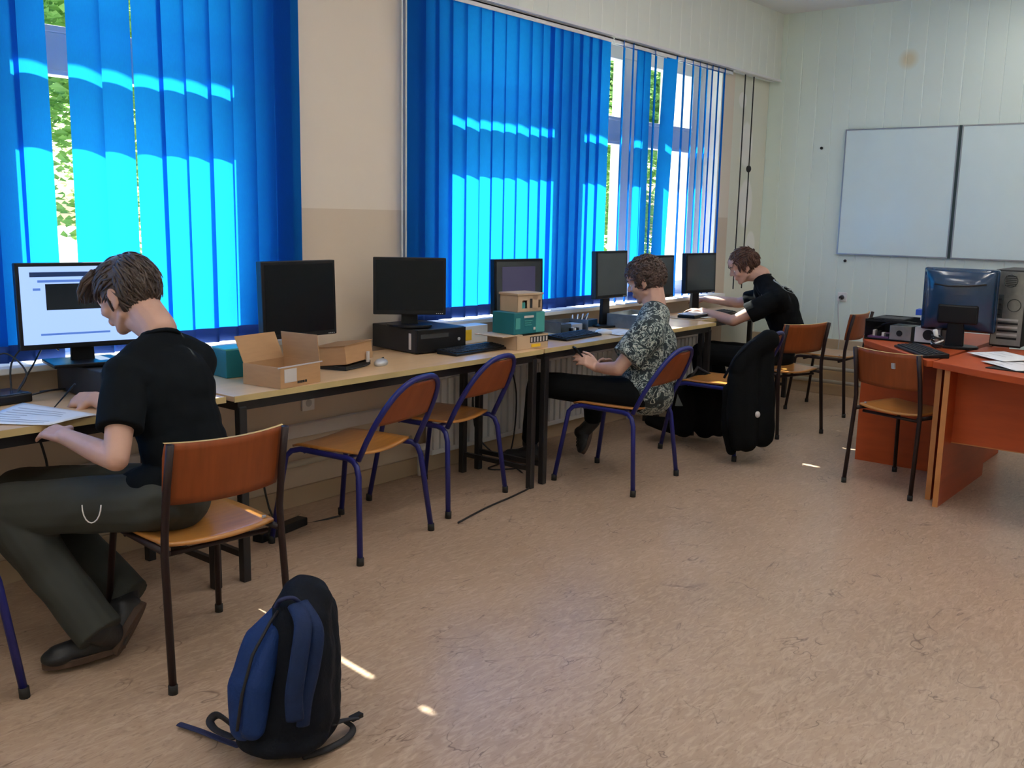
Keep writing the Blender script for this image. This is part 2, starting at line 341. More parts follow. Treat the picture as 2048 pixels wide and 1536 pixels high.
# ------------------------------------------------------------------ room shell
YW, XE, ZC = 3.92, 8.35, 3.26
X0, Y0 = -5.0, -3.2
OPEN = [(-4.6, -1.2), (-.75, 2.95), (4.02, 7.48)]
ZS, ZT = .86, 2.75
struct(MB().box(X0-.2, XE+.2, Y0-.2, YW+.6, -.15, 0).build('floor', M['floor']))
struct(MB().box(X0-.2, XE+.2, Y0-.2, YW+.6, ZC, ZC+.2).build('ceiling', M['ceil']))
w = MB(); T = .58
w.box(X0-.2, XE+.2, YW, YW+T, 0, ZS); w.box(X0-.2, XE+.2, YW, YW+T, ZT, ZC)
xs = [X0-.2]+[v for p in OPEN for v in p]+[XE+.2]
for i in range(0, len(xs), 2): w.box(xs[i], xs[i+1], YW, YW+T, ZS, ZT)
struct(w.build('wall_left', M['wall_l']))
# end wall of narrow vertical boards
w = MB(); y = YW; bw = .1468; prof = []
while y > Y0:
    y2 = max(Y0, y-bw); prof += [(XE+.004, y), (XE, y-.006), (XE, y2+.006)]; y = y2
prof += [(XE+.004, Y0)]
w.prism(prof+[(XE+.2, Y0), (XE+.2, YW)], 0, ZC)
struct(w.build('wall_front', M['wall_e']))
struct(MB().box(X0-.2, XE+.2, Y0-.2, Y0, 0, ZC).build('wall_right', M['cream']))
struct(MB().box(X0-.2, X0, Y0, YW, 0, ZC).build('wall_rear', M['cream']))
# boarded soffit box above the windows
w = MB(); x = X0; prof = []
while x < XE:
    x2 = min(XE, x+bw); prof += [(x, 3.823), (x+.005, 3.82), (x2-.005, 3.82)]; x = x2
w.prism(prof+[(XE, 3.823), (XE, YW), (X0, YW)], 2.70, ZC)
struct(w.build('trim_1', M['cream']))
struct(MB().box(X0, XE, 3.805, 3.835, 2.695, 2.712).build('trim_2', M['rail']))
# shade ledge outside, over the windows
struct(MB().box(X0, XE+.3, YW+T, 4.66, 2.873, 3.1).build('trim_3', M['render']))
# window sills
for i, (a, b) in enumerate(OPEN):
    struct(MB().box(a-.02, b+.02, 3.80, 4.12, .862, .887).box(a, b, 4.18, 4.56, .80, .84).build('trim_%d' % (4+i), M['sill'], bevel=.004))
def window(n, x0, x1, panes):
    r = struct(empty('window_%d' % n, (0, 0, 0)))
    f = MB(); ya, yb = 4.10, 4.18
    f.box(x0, x1, ya, yb, ZT-.10, ZT); f.box(x0, x1, ya, yb, ZS, .95)
    e = [x0]+[v for p in panes for v in p]+[x1]
    for i in range(0, len(e), 2): f.box(e[i], e[i+1], ya, yb, .95, ZT-.10)
    [f.box(a, b, ya, yb, 2.05, 2.20) for a, b in panes]
    f.build('window_frame', M['whiteframe'], r, bevel=.004)
    for (a, b) in panes:
        s = MB()
        for (za, zb) in ((.95, 2.05), (2.20, ZT-.10)):
            t = .045 if za < 1 else .025
            s.box(a, b, 4.085, 4.165, za, za+t).box(a, b, 4.085, 4.165, zb-.02, zb).box(a, a+.03, 4.085, 4.165, za+t, zb-.02).box(b-.03, b, 4.085, 4.165, za+t, zb-.02)
        s.build('sash', M['whiteframe'], r, bevel=.003)
        MB().box(a+.02, b-.02, 4.128, 4.134, .98, 2.04).box(a+.02, b-.02, 4.128, 4.134, 2.21, ZT-.11).build('pane', M['glass'], r)
        MB().box(a+.002, a+.027, 4.05, 4.085, 1.12, 1.24).build('window_handle', M['white'], r, bevel=.004)
for i, (a, b) in enumerate(OPEN):
    l = MB(); l.box(a-.001, a+.012, YW-.001, YW+T, .887, ZT).box(b-.012, b+.001, YW-.001, YW+T, .887, ZT); struct(l.build('trim_%d' % (12+i), M['sill']))
window(3, -4.6, -1.2, [(-4.4, -3.45), (-3.2, -2.4), (-2.2, -1.4)])  # unseen bay behind the camera, added so sunlight bounces into the room
window(1, -.75, 2.95, [(-.6, .19), (.45, 1.46), (1.74, 2.80)])
window(2, 4.02, 7.48, [(4.165, 5.21), (5.47, 6.27), (6.53, 7.33)])
# skirtings, tan casing on the end wall and pipes
struct(MB().box(XE-.035, XE, Y0, YW, 0, .49).build('baseboard_front', M['tan'], bevel=.004))
struct(MB().box(X0, XE-.04, YW-.02, YW, 0, .10).build('baseboard_left', M['tan'], bevel=.004))
for z, nm in ((.235, 0), (.12, 1)):
    struct(MB().cyl((XE-.06, Y0+.02, z), (XE-.06, 3.88, z), .018, n=10).build('trim_%d' % (7+nm), M['pipe'], smooth=True))
struct(MB().box(1.70, 3.80, YW-.04, YW-.001, .365, .432).build('trim_9', M['label'], bevel=.004))
struct(MB().cyl((1.6, YW-.06, .24), (3.85, YW-.06, .24), .016, n=10).build('trim_10', M['pipe'], smooth=True))

def radiator(x0, x1, label, g):
    r = thing('radiator', label, 'radiator', ((x0+x1)/2, 3.86, .12), 0, g); w = (x1-x0)/2; b = MB()
    b.box(-w, w, -.045, .03, .44, .47); b.box(-w, w, -.045, .03, 0, .03)
    n = int((x1-x0)/.06)
    for i in range(n): xx = -w+(i+.5)*(x1-x0)/n; b.box(xx-.022, xx+.022, -.05, -.03, .03, .44)
    b.box(-w, w, -.032, .01, .02, .45)
    b.build('radiator_body', M['radiator'], r, bevel=.004)
    for s in (-1, 1): MB().box(s*(w-.15)-.02, s*(w-.15)+.02, .0, .055, .2, .3).build('bracket', M['white'], r)
    MB().cyl((-w+.01, 0, .05), (-w-.06, 0, .05), .02, n=10).cyl((-w-.06, 0, -.115), (-w-.06, 0, .06), .012, n=8).build('valve', M['white'], r, smooth=True)
radiator(.3, 1.55, 'white panel radiator on the wall under the desk of the man reading paper', 'radiators')
radiator(3.98, 5.95, 'white panel radiator behind the knees of the man in the patterned shirt', 'radiators')
radiator(6.2, 7.3, 'white panel radiator under the far desk by the corner', 'radiators')

# ------------------------------------------------------------------ vertical blinds
def slat_mesh(name, w=.127, h=1.79, curve=.012):
    def fn(u, v): x = (u-.5)*w; return (x, curve*(1-(2*u-1)**2)-curve*.5, -h*v)
    return MB().grid(fn, 8, 6)
slat0 = None; hem0 = None
def make_slat(root, x, rz, top=2.69, sway=0):
    global slat0, hem0
    if slat0 is None:
        slat0 = slat_mesh('slat').build('slat', M['slat'], root, smooth=True)
        hem0 = MB().grid(lambda u, v: ((u-.5)*.125, .012*(1-(2*u-1)**2)-.006-.002, -1.725-.065*v), 8, 1).build('hem', M['slatw'], slat0, smooth=True, solid=.003)
        s = slat0
    else:
        s = slat0.copy(); C.objects.link(s); s.parent = root; h = hem0.copy(); C.objects.link(h); h.parent = s
    s.location = (x, 0, top-root.location.z); s.rotation_euler = (0, sway, -rz); return s
def blind(label, x0, x1, xs, angs, cordx, sways=None):
    r = thing('vertical_blind', label, 'blind', ((x0+x1)/2, 3.862, 2.66), 0); cx = (x0+x1)/2
    MB().box(x0-cx, x1-cx, -.022, .022, .022, .034).box(x0-cx, x1-cx, -.022, -.016, 0.0, .03).box(x0-cx, x1-cx, .016, .022, 0, .03).build('headrail', M['rail'], r)
    for i, (x, a) in enumerate(zip(xs, angs)): make_slat(r, x-cx, a, 2.69, (sways[i] if sways else random.uniform(-.004, .004)))
    return r, cx
rnd = random.Random(3)
xs = []; x = -.53
while x < 1.72: xs.append(x); x += .112
x1s = [1.815, 2.035, 2.162, 2.305, 2.415, 2.535, 2.65, 2.765, 2.875, 2.975, 3.02]
xs = [v for v in xs if v < 1.75]+x1s
an = [rnd.uniform(.05, .28) for _ in xs]
blind('blue vertical blind on the nearest window with one slat missing', -.65, 3.09, xs, an, None)
xs = [3.885, 3.985, 4.10, 4.215, 4.335, 4.455, 4.57, 4.69, 4.805, 4.92, 5.035, 5.13, 5.235, 5.345, 5.45, 5.56, 5.665]
r, cx = blind('closed blue vertical blind between the pillar and the open blind', 3.80, 5.74, xs, [rnd.uniform(.02, .25) for _ in xs], None)
for dx in (-.03, .0):
    MB().tube([(3.80+dx-cx+.012, 0, .02), (3.80+dx-cx+.012, 0, -1.7)], .0035, 6).build('bead_chain', M['white'], r)
xs = [5.91, 6.03, 6.12, 6.21, 6.33, 6.54, 6.74, 6.88, 6.99, 7.10, 7.19, 7.29, 7.39]
an = []
for v in xs:
    t = math.atan2(3.86, v); an.append(-t+rnd.uniform(-.10, .07))
for i, v in enumerate(xs):
    if v == 6.54: an[i] = .42
    if v in (6.12, 6.21): an[i] += .38
sw = [rnd.uniform(-.012, .03) for _ in xs]
blind('blue vertical blind turned open at the far window beside the corner', 5.76, 7.5, xs, an, None, sw)
r = thing('blind_cord', 'pair of dark blind pull cords hanging down the wall in the corner', 'cord', (7.9, 3.85, 2.69))
for x in (7.74, 7.90): MB().tube([(x-7.9, 0, 0), (x-7.9+.004, 0, -.9), (x-7.9-.003, 0, -1.78)], .006, 6).build('cord', M['cable'], r)
MB().ell((0, 0, -.76), (.022, .022, .03)).build('cord_weight', M['cable'], r, smooth=True)
MB().box(-.36, .40, -.012, .012, 0, .02).build('cord_track', M['rail'], r)

# ------------------------------------------------------------------ outside
g = MB().box(-60, 90, 4.62, 90, -.45, -.3).build('ground_outside', M['pave']); tag(g, 'sunlit pale paving outside the windows', 'ground', kind='structure')
lawn = MB().box(-60, 90, 9, 16, -.3, -.27).build('lawn', M['grass']); tag(lawn, 'green lawn strip outside beyond the paving', 'lawn', kind='structure')
def leaf_crown(n, rx, ry, rz, cz, seed, size=.16):
    rr = random.Random(seed); b = MB()
    cl = [(Vector((rr.gauss(0, rx*.45), rr.gauss(0, ry*.45), cz+rr.uniform(-rz*.8, rz*.8))), rr.uniform(.35, .6)*rx) for _ in range(26)]
    for _ in range(n):
        c, cr = rr.choice(cl); d = Vector((rr.gauss(0, 1), rr.gauss(0, 1), rr.gauss(0, 1))).normalized()*cr*rr.uniform(.6, 1)
        p = c+d; s = size*rr.uniform(.6, 1.3); R = Matrix.Rotation(rr.uniform(0, 6), 3, 'Z') @ Matrix.Rotation(rr.uniform(-1.2, 1.2), 3, 'X')
        q = [(-s/2, 0, 0), (0, -s*.3, .02), (s/2, 0, 0), (0, s*.3, .02)]
        b.add([p+R @ Vector(v) for v in q], [(0, 1, 2, 3)])
    return b
def tree(x, y, h, seed, label, rx=2.2):
    r = thing('tree', label, 'tree', (x, y, -.3), 0, 'trees outside the windows')
    leaf_crown(20000, rx, rx, h*.42, h*.52, seed, .15).build('foliage', M['leaf'], r)
    MB().tube([(0, 0, 0), (.1, 0, h*.3), (0, .1, h*.7)], [.13, .10, .04], 10).build('trunk', M['bark'], r, smooth=True)
tree(5.5, 12.8, 6.2, 1, 'leafy green tree outside seen through the gap of the missing slat', 2.2)
tree(12.2, 17.5, 6.6, 2, 'leafy green tree outside behind the slats of the nearest blind', 2.6)
tree(16.6, 10.9, 6.4, 3, 'bright leafy tree outside at the left edge of the open blind', 1.6)
tree(-3.5, 15, 6, 4, 'leafy green tree outside beyond the windows behind the nearest desk', 2.6)

# ceiling luminaires added out of view to brighten the room
def added_luminaire(x, y):
    r = thing('added_ceiling_lamp', 'long white fluorescent lamp added under the ceiling to brighten the room', 'lamp', (x, y, ZC), 0, 'added ceiling lamps')
    MB().box(-.62, .62, -.10, .10, -.05, 0).build('housing', M['white'], r, bevel=.005)
    m = M.get('tube')
    if not m: m = M['tube'] = mat('added_lamp_diffuser', (.8, .8, .8), .4, var=0, emit=((1, .96, .90), LAMP))
    MB().box(-.60, .60, -.085, .085, -.075, -.05).build('diffuser', m, r, bevel=.01)
LAMP = 13
for x, y in ((.4, 2.25), (2.9, 2.25), (5.4, 2.25), (-2.2, 1.0), (1.3, 1.0), (4.4, .9), (7.3, 1.6), (7.3, -.6)): added_luminaire(x, y)

# ------------------------------------------------------------------ chairs
def bow(x, z, w, dep): return (x*w/2, -dep*(1-(2*abs(x/2))**2), z)
def plywood(name, root, w0, w1, h, depth, m, cx=0, th=.009):
    """curved plywood shell in the XZ plane, w0 at the bottom, w1 at the top, bowed towards -Y"""
    def fn(u, v):
        ww = (w0+(w1-w0)*v); a = (u-.5)*2; r = 1-.10*max(0, abs(2*v-1)-.6)*abs(a)**6
        return (a*ww/2*r, -depth*(1-a*a), h*v)
    o = MB().grid(fn, 16, 8).build(name, m, root, smooth=True, solid=th); return o
def seat_mesh(w, d, dip=.012, rnd=.05):
    b = MB(); n = 10
    def fn(u, v):
        a = (u-.5)*2; c = (v-.5)*2
        x = a*w/2*(1-.06*(c*c)); y = c*d/2*(1-.04*a*a)
        z = -dip*(1-a*a)*(1-.3*c)+(-.012*max(0, (c-.7)/.3)**2)
        return (x, y, z)
    return b.grid(fn, 14, 14)
def brown_chair(label, x, y, fx, fy, group=None, holes=False):
    """upright school chair: origin between the rear feet, front along local +Y"""
    r = thing('school_chair', label, 'chair', (x, y, 0), yaw_of(fx, fy), group); w = .205
    for s in (-1, 1):
        MB().tube([(s*(w+.012), -.035, .012), (s*(w+.004), .0, .44), (s*w, .0, .52), (s*(w-.002), -.02, .66), (s*(w-.004), -.05, .80)], .0125, 10).build('rear_leg', M['brownmetal'], r, smooth=True)
        MB().tube([(s*(w+.01), .445, .012), (s*(w-.015), .40, .42), (s*(w-.015), .385, .436), (s*(w-.015), .36, .441), (s*(w-.006), .0, .445)], .0115, 10).build('front_leg', M['brownmetal'], r, smooth=True)
        for (yy, xx) in ((-.035, w+.012), (.445, w+.01)):
            MB().cyl((s*xx, yy, 0), (s*xx, yy, .03), .015, n=10).build('foot_cap', M['rubber'], r, smooth=True)
    for yy in (.05, .33): MB().tube([(-w+.02, yy, .425), (w-.02, yy, .425)], .009, 8).build('crossbar', M['brownmetal'], r, smooth=True)
    o = seat_mesh(.41, .40).build('seat', M['ply'], r, smooth=True, solid=.010, bevel=0); o.location = (0, .21, .467)
    b = plywood('backrest', r, .41, .425, .205, .035, M['plyback']); b.location = (0, .012, .60); b.rotation_euler.x = .17
    MB().grid(lambda u, v: ((u-.5)*.418, -.035*(1-(2*u-1)**2)+(v-.5)*.010, .2055), 16, 1).build('edge_band', M['plyedge'], b, smooth=True)
    if holes: MB().box(.045, .065, -.047, -.035, .12, .15).build('rivet', M['silver'], b)
    for s in (-1, 1): MB().cyl((s*(w-.03), .05, .472), (s*(w-.03), .05, .478), .007, n=8).build('screw', M['silver'], r)
    return r
def blue_chair(label, x, y, fx, fy, group=None):
    """chair with a bent blue hoop back: origin between the rear feet"""
    r = thing('hoop_back_chair', label, 'chair', (x, y, 0), yaw_of(fx, fy), group); w = .225
    for s in (-1, 1):
        p = [(s*(w+.055), -.02, .012), (s*(w+.015), .015, .38), (s*(w+.008), .03, .42), (s*(w-.002), .055, .438), (s*(w-.02), .10, .442), (s*(w-.03), .37, .446), (s*(w-.02), .415, .435), (s*(w-.005), .435, .41), (s*(w+.03), .50, .012)]
        MB().tube(p, .013, 10).build('leg', M['bluemetal'], r, smooth=True)
        for q in (p[0], p[-1]): MB().cyl((q[0], q[1], 0), (q[0]-s*.002, q[1], .035), .016, n=10).build('foot_cap', M['rubber'], r, smooth=True)
    hoop = []
    for i in range(25):
        t = i/24*PI; c = math.cos(t); sn = math.sin(t); z = .445+.355*sn**.66 if sn > 0 else .445
        hoop.append((-(w-.004)*(abs(c)**.75)*(1 if c > 0 else -1), .03-.19*(sn**.7 if sn > 0 else 0), z))
    MB().tube(hoop, .013, 10).build('back_hoop', M['bluemetal'], r, smooth=True)
    for yy in (.12, .35): MB().tube([(-w+.03, yy, .437), (w-.03, yy, .437)], .009, 8).build('crossbar', M['bluemetal'], r, smooth=True)
    o = seat_mesh(.405, .39).build('seat', M['ply'], r, smooth=True, solid=.010); o.location = (0, .235, .466)
    # plywood back filling the upper part of the hoop
    def fn(u, v):
        z = .60+.18*v; sn = min(1, ((z-.445)/.355))**(1/.66); c = math.sqrt(max(0, 1-sn*sn)); hw = (w-.016)*c**.75; a = (u-.5)*2
        return (a*hw, .03-.19*sn**.7+.006-.018*(1-a*a), z)
    b = MB().grid(fn, 14, 12).build('backrest', M['plyback'], r, smooth=True, solid=.009)
    MB().grid(lambda u, v: (Vector(fn(u, 0))+Vector((0, (v-.5)*.011, -.0005))), 14, 1).build('edge_band', M['plyedge'], b, smooth=True)
    return r
brown_chair('brown-legged plywood chair the man reading paper sits on, behind the blue backpack', 1.772, 2.622, .08, 1)
blue_chair('blue hoop-back chair standing beside the open cardboard box on the desk', 2.98, 3.095, -.19, .98)
blue_chair('blue hoop-back chair second from the left of the empty ones, half under the desk', 3.725, 3.26, -.155, .98)
blue_chair('blue hoop-back chair under the man in the patterned shirt', 4.69, 2.765, -.09, .98)
blue_chair('blue hoop-back chair with a black coat hung on its back', 5.80, 2.72, -.09, .98)
brown_chair('brown-legged plywood chair the man in black by the corner sits on', 6.53, 2.70, .35, .93)
brown_chair('empty brown-legged plywood chair by the end wall under the socket', 7.62, 2.72, .0, 1)
brown_chair('empty brown-legged plywood chair standing in front of the cherry desks', 5.495, 1.755, .96, -.29, holes=True)
blue_chair('blue-framed chair cut off at the left edge, only its leg showing', .96, 2.93, -.05, 1)

# ------------------------------------------------------------------ long desks under the windows
def desk(label, x0, x1, yf, yb, rz=0, bar=True):
    r = thing('desk', label, 'desk', (x0, yf, 0), rz, 'long desks under the windows'); w = x1-x0; d = yb-yf
    MB().box(0, w, 0, d, .757, .780).build('tabletop', M['desktop'], r, bevel=.003)
    MB().box(0, w, -.004, 0, .756, .7805).build('edge_band', M['deskedge'], r)
    MB().box(.03, w-.03, .02, .045, .715, .757).box(.03, w-.03, d-.06, d-.035, .715, .757).box(.03, .055, .045, d-.06, .715, .757).box(w-.055, w-.03, .045, d-.06, .715, .757).build('apron_frame', M['blackmetal'], r)
    for s, xx in ((0, .05), (1, w-.05)):
        for yy in (.03, d-.05): MB().box(xx-.018, xx+.018, yy-.018, yy+.018, 0, .73).build('leg', M['blackmetal'], r, bevel=.004)
        MB().box(xx-.010, xx+.010, .03, d-.05, .10, .125).build('foot_bar', M['blackmetal'], r)
    return r
desk('long beige desk the man in the plain black shirt reads at, with the lit monitor', .22, 2.20, 3.225, 3.79)
desk('long beige desk with the open cardboard box and the black desktop computer', 2.225, 4.21, 3.205, 3.79)
desk('long beige desk with the stack of teal and kraft boxes', 4.235, 6.25, 3.215, 3.775, .006)
desk('beige desk by the corner the man with the printed shirt works at', 6.32, 7.95, 3.37, 3.80)

# ------------------------------------------------------------------ cherry corner desks
def flat(pts, z0, z1, name, m, par, bevel=.003):
    return MB().prism(pts[::-1], z0, z1).build(name, m, par, bevel=bevel)
tq = thing('office_desk', 'cherry wood desk at the right edge with a hanging front panel', 'desk')
flat([(5.37, 1.462), (5.385, 1.50), (6.30, 1.462), (6.30, -.35), (5.02, -.35), (5.0, .1), (5.02, .55), (5.09, .93), (5.22, 1.22)], .745, .78, 'tabletop', M['odesk'], tq)
for yy in (1.405, -.30): MB().box(5.37, 6.28, yy, yy+.024, 0, .745).build('side_panel', M['odesk'], tq)
MB().box(5.366, 5.37, 1.403, 1.431, 0, .745).build('edge_band', M['oedge'], tq)
MB().box(5.52, 5.54, -.276, 1.405, .335, .745).build('modesty_panel', M['odesk'], tq)
MB().box(5.519, 5.541, -.276, 1.405, .330, .335).build('edge_band', M['oedge'], tq)
tp = thing('corner_desk', 'cherry wood corner desk holding the open computer case, behind the empty chair', 'desk')
flat([(5.40, 1.535), (5.72, 1.80), (6.05, 2.10), (6.30, 2.20), (7.0, 2.20), (7.0, 1.505), (5.42, 1.505)], .745, .78, 'tabletop', M['odesk'], tp)
flat([(6.13, 1.52), (6.13, 2.13), (6.152, 2.13), (6.152, 1.52)], 0, .745, 'front_panel', M['odesk'], tp, 0)
MB().box(5.49, 6.98, 1.478, 1.502, 0, .745).build('side_panel', M['odesk'], tp)
MB().box(5.486, 5.49, 1.476, 1.504, 0, .745).build('edge_band', M['oedge'], tp)
MB().box(6.96, 6.98, 1.502, 2.13, 0, .745).build('side_panel', M['odesk'], tp)

# ------------------------------------------------------------------ whiteboards, socket
def wboard(label, y0, y1, z0, z1):
    r = thing('whiteboard', label, 'whiteboard', (XE, (y0+y1)/2, (z0+z1)/2)); h = (z1-z0)/2; w = (y0-y1)/2
    MB().box(-.028, -.006, -w+.008, w-.008, -h+.008, h-.008).build('board', M['whiteboard'], r)
    t = .010; MB().box(-.032, -.004, -w, w, h-t, h).box(-.032, -.004, -w, w, -h, -h+t).box(-.032, -.004, -w, -w+t, -h+t, h-t).box(-.032, -.004, w-t, w, -h+t, h-t).build('frame', M['alu'], r)
    for s in (-1, 1): MB().box(-.004, 0, s*(w-.1)-.02, s*(w-.1)+.02, h-.06, h-.02).build('bracket', M['alu'], r)
wboard('left of the two whiteboards on the end wall, beside the bare boards', 3.19, 2.285, 1.225, 2.265)
wboard('right of the two whiteboards on the end wall, cut off by the picture edge', 2.262, .60, 1.225, 2.265)
struct(MB().box(XE-.03, XE-.001, 2.262, 2.285, 1.225, 2.265).build('trim_11', M['darkgap']))
def socket(label, loc, axis, plug=False):
    r = thing('power_socket', label, 'socket', loc, 0 if axis == 'y' else PI/2)
    if axis == 'x': r.rotation_euler.z = -PI/2
    MB().box(-.04, .04, -.012, 0, -.04, .04).build('plate', M['white'], r, bevel=.004)
    MB().cyl((0, -.013, 0), (0, -.0125, 0), .02, n=14).build('socket_well', M['wcable'], r)
    if plug:
        MB().cyl((.0, -.013, -.004), (0, -.05, -.004), .02, .014, n=14).build('plug', M['cable'], r, smooth=True)
    return r
r = socket('white wall socket with a black plug and hanging cord on the end wall', (XE, 3.12, .86), 'x', True)
world_child(MB().tube([(XE-.05, 3.12, .85), (XE-.05, 3.135, .80), (XE-.02, 3.13, .62), (XE-.05, 3.10, .52), (XE-.05, 3.11, .32)], .004, 6).build('power_cord', M['wcable']), r)
socket('beige wall socket low under the desk with the cardboard box', (3.16, YW-.001, .53), 'y')
for (yy, zz, lab) in ((3.40, 2.12, 'tiny dark screw hole in the end wall left of the whiteboard, above'), (3.12, 1.17, 'tiny dark nail under the left corner of the whiteboard')):
    tag(MB().cyl((XE-.012, yy, zz), (XE+.002, yy, zz), .012, n=10).build('nail', M['rubber']), lab, 'nail')

# ------------------------------------------------------------------ monitors and computers
def monitor(label, x, y, z0, w, h, fx, fy, scr, base='round', bez=.016, stand=.10, tilt=.05, content=None, zt=None, name='monitor'):
    """z0 = surface it stands on; screen bottom at z0+stand; faces (fx, fy)"""
    r = thing(name, label, 'monitor', (x, y, z0), math.atan2(fx, -fy)); H = stand
    s = MB().box(-w/2, w/2, -.022, .018, 0, h).build('housing', M['blk'], r, bevel=.004); s.location = (0, 0, H); s.rotation_euler.x = -tilt
    b = MB().box(-w/2+bez, w/2-bez, -.0235, -.021, bez+.006, h-bez).build('screen', scr, s)
    MB().box(-w/2+.05, w/2-.05, .018, .045, h*.2, h*.85).build('back_cover', M['blkmatte'], s, bevel=.01)
    for k in range(4): MB().box(w/2-.05+k*.010, w/2-.045+k*.010, -.0235, -.0215, .005, .009).build('button', M['silver'], s)
    MB().hexa([(-.045, .02, .01), (.045, .02, .01), (.04, .05, .01), (-.04, .05, .01)], [(-.035, .02, H+h*.45), (.035, .02, H+h*.45), (.035, .045, H+h*.45), (-.035, .045, H+h*.45)]).build('stand_neck', M['blk'], r, bevel=.003)
    if base == 'round': MB().prism([(.12*math.cos(a*PI/12), .015+.09*math.sin(a*PI/12)) for a in range(24)], 0, .014).build('stand_base', M['blk'], r, bevel=.003)
    else: MB().box(-.13, .13, -.09, .11, 0, .014).build('stand_base', M['blk'], r, bevel=.004)
    if content:
        for (a0, a1, c0, c1, mm, nm) in content:
            MB().box(-w/2+bez+(w-2*bez)*a0, -w/2+bez+(w-2*bez)*a1, -.0245, -.0236, bez+(h-2*bez)*c0, bez+(h-2*bez)*c1).build(nm, M[mm], s)
    return r
DZ = .781
def pcbox(label, x, y, z, w, d, h, rz, name='desktop_computer', grille=True):
    r = thing(name, label, 'computer', (x, y, z), rz)
    MB().box(-w/2, w/2, -d/2, d/2, .004, h).build('case', M['blkmatte'], r, bevel=.004)
    MB().box(-w/2, w/2, -d/2-.012, -d/2, .006, h-.002).build('front_bezel', M['blk'], r, bevel=.003)
    MB().box(-w/2+.02, w/2-.12, -d/2-.0135, -d/2-.011, h*.62, h*.80).build('drive_slot', M['scrgrey'], r)
    MB().cyl((w/2-.05, -d/2-.015, h*.5), (w/2-.05, -d/2-.011, h*.5), .009, n=12).build('power_button', M['silver'], r)
    for s in (-1, 1): MB().box(s*(w/2-.03)-.012, s*(w/2-.03)+.012, -d/2+.02, d/2-.02, 0, .004).build('foot', M['rubber'], r)
    return r
def keyboard(label, x, y, z, rz, L=.44):
    r = thing('keyboard', label, 'keyboard', (x, y, z), rz)
    MB().hexa([(-L/2, -.07, 0), (L/2, -.07, 0), (L/2, .07, 0), (-L/2, .07, 0)], [(-L/2, -.07, .012), (L/2, -.07, .012), (L/2, .07, .026), (-L/2, .07, .026)]).build('tray', M['blk'], r, bevel=.003)
    k = MB()
    for i in range(5):
        for j in range(19):
            x0 = -L/2+.015+j*(L-.03)/19; y0 = -.055+i*.021; z0 = .0125+(y0+.07)*.1
            k.box(x0, x0+(L-.03)/19-.004, y0, y0+.017, z0, z0+.006)
    k.build('keys', M['blkmatte'], r); return r
monitor('lit wide monitor in front of the man reading paper, white page open on it', 1.845, 3.62, .905, .455, .322, -.22, -.97, M['lcd'], stand=.065, bez=.014, tilt=.04, base='box',
        content=[(.08, .8, .87, .93, 'lcdbar', 'title_bar'), (.2, .82, .45, .78, 'lcdblk', 'terminal_window'), (.14, .72, .13, .155, 'lcdtxt', 'text_line'), (.14, .6, .80, .83, 'lcdtxt', 'text_line'), (.1, .16, .70, .73, 'lcdtxt', 'icon')])
monitor('dark square monitor with its left part against the blue blind, behind the cardboard box', 2.86, 3.60, DZ, .415, .35, -.02, -1, M['scr'], stand=.145, tilt=.03)
monitor('dark monitor standing on the black desktop computer in front of the bare pillar', 3.60, 3.62, .915, .375, .295, -.70, -.71, M['scr'], stand=.065, tilt=.03)
monitor('dim purple-lit monitor behind the stack of boxes', 4.44, 3.58, DZ, .375, .315, -.17, -.98, M['scrgrey'], stand=.155, content=[(.12, .86, .06, .90, 'lcdpurple', 'picture')], tilt=.03)
monitor('grey-screened monitor at the left edge of the open blind', 5.44, 3.60, DZ, .37, .31, .0, -1, M['scrgrey'], stand=.19, tilt=.03)
monitor('grey-screened monitor partly hidden behind the head of the man in the patterned shirt', 6.02, 3.58, DZ, .36, .30, -.05, -1, M['scrgrey'], stand=.16, tilt=.03)
monitor('grey-screened monitor in front of the man with the printed black shirt', 6.66, 3.60, DZ, .37, .30, -.15, -1, M['scrgrey'], stand=.165, tilt=.03)

# ------------------------------------------------------------------ things on the desks
def turned(x, y, z, fx, fy): return Matrix.Translation((x, y, z)) @ Matrix.Rotation(yaw_of(fx, fy), 4, 'Z')
c0 = pcbox('black computer case lying under the lit monitor, left of the sitting man', 1.99, 3.60, DZ, .36, .38, .118, -.05)
pcbox('black desktop computer under the dark monitor by the pillar', 3.745, 3.70, DZ, .33, .38, .128, -.12)
MB().box(-.166, -.1655, -.15, -.13, .02, .105).build('sticker', M['label'], bpy.data.objects['desktop_computer.001'])
keyboard('black keyboard with its front edge over the desk, beside the black desktop computer', 3.88, 3.415, DZ, .02)
keyboard('dark blue-black keyboard behind the kraft tray of boxes', 4.78, 3.40, DZ, .06, .40)
def mouse(label, x, y, rz, mcol):
    r = thing('mouse', label, 'mouse', (x, y, DZ), rz)
    MB().ell((0, 0, .010), (.030, .055, .022)).build('shell', mcol, r, smooth=True)
    MB().box(-.003, .003, .015, .035, .028, .033).build('scroll_wheel', M['rubber'], r)
    return r
mouse('black and silver computer mouse beside the small kraft carton', 3.19, 3.40, -1.1, M['silver'])
cbl = MB().tube([(3.14, 3.43, DZ+.006), (3.08, 3.40, DZ+.006), (2.98, 3.38, DZ+.005), (2.92, 3.42, DZ+.02), (2.95, 3.52, DZ+.004), (3.05, 3.60, DZ+.004)], .0035, 6).build('mouse_cable', M['cable'], bpy.data.objects['mouse'])
bpy.data.objects['mouse_cable'].matrix_parent_inverse = (Matrix.Translation(bpy.data.objects['mouse'].location) @ Matrix.Rotation(-1.1, 4, 'Z')).inverted()
mouse('white mouse beside the blue-black keyboard near the elbow of the man in the patterned shirt', 5.06, 3.38, .3, M['white'])

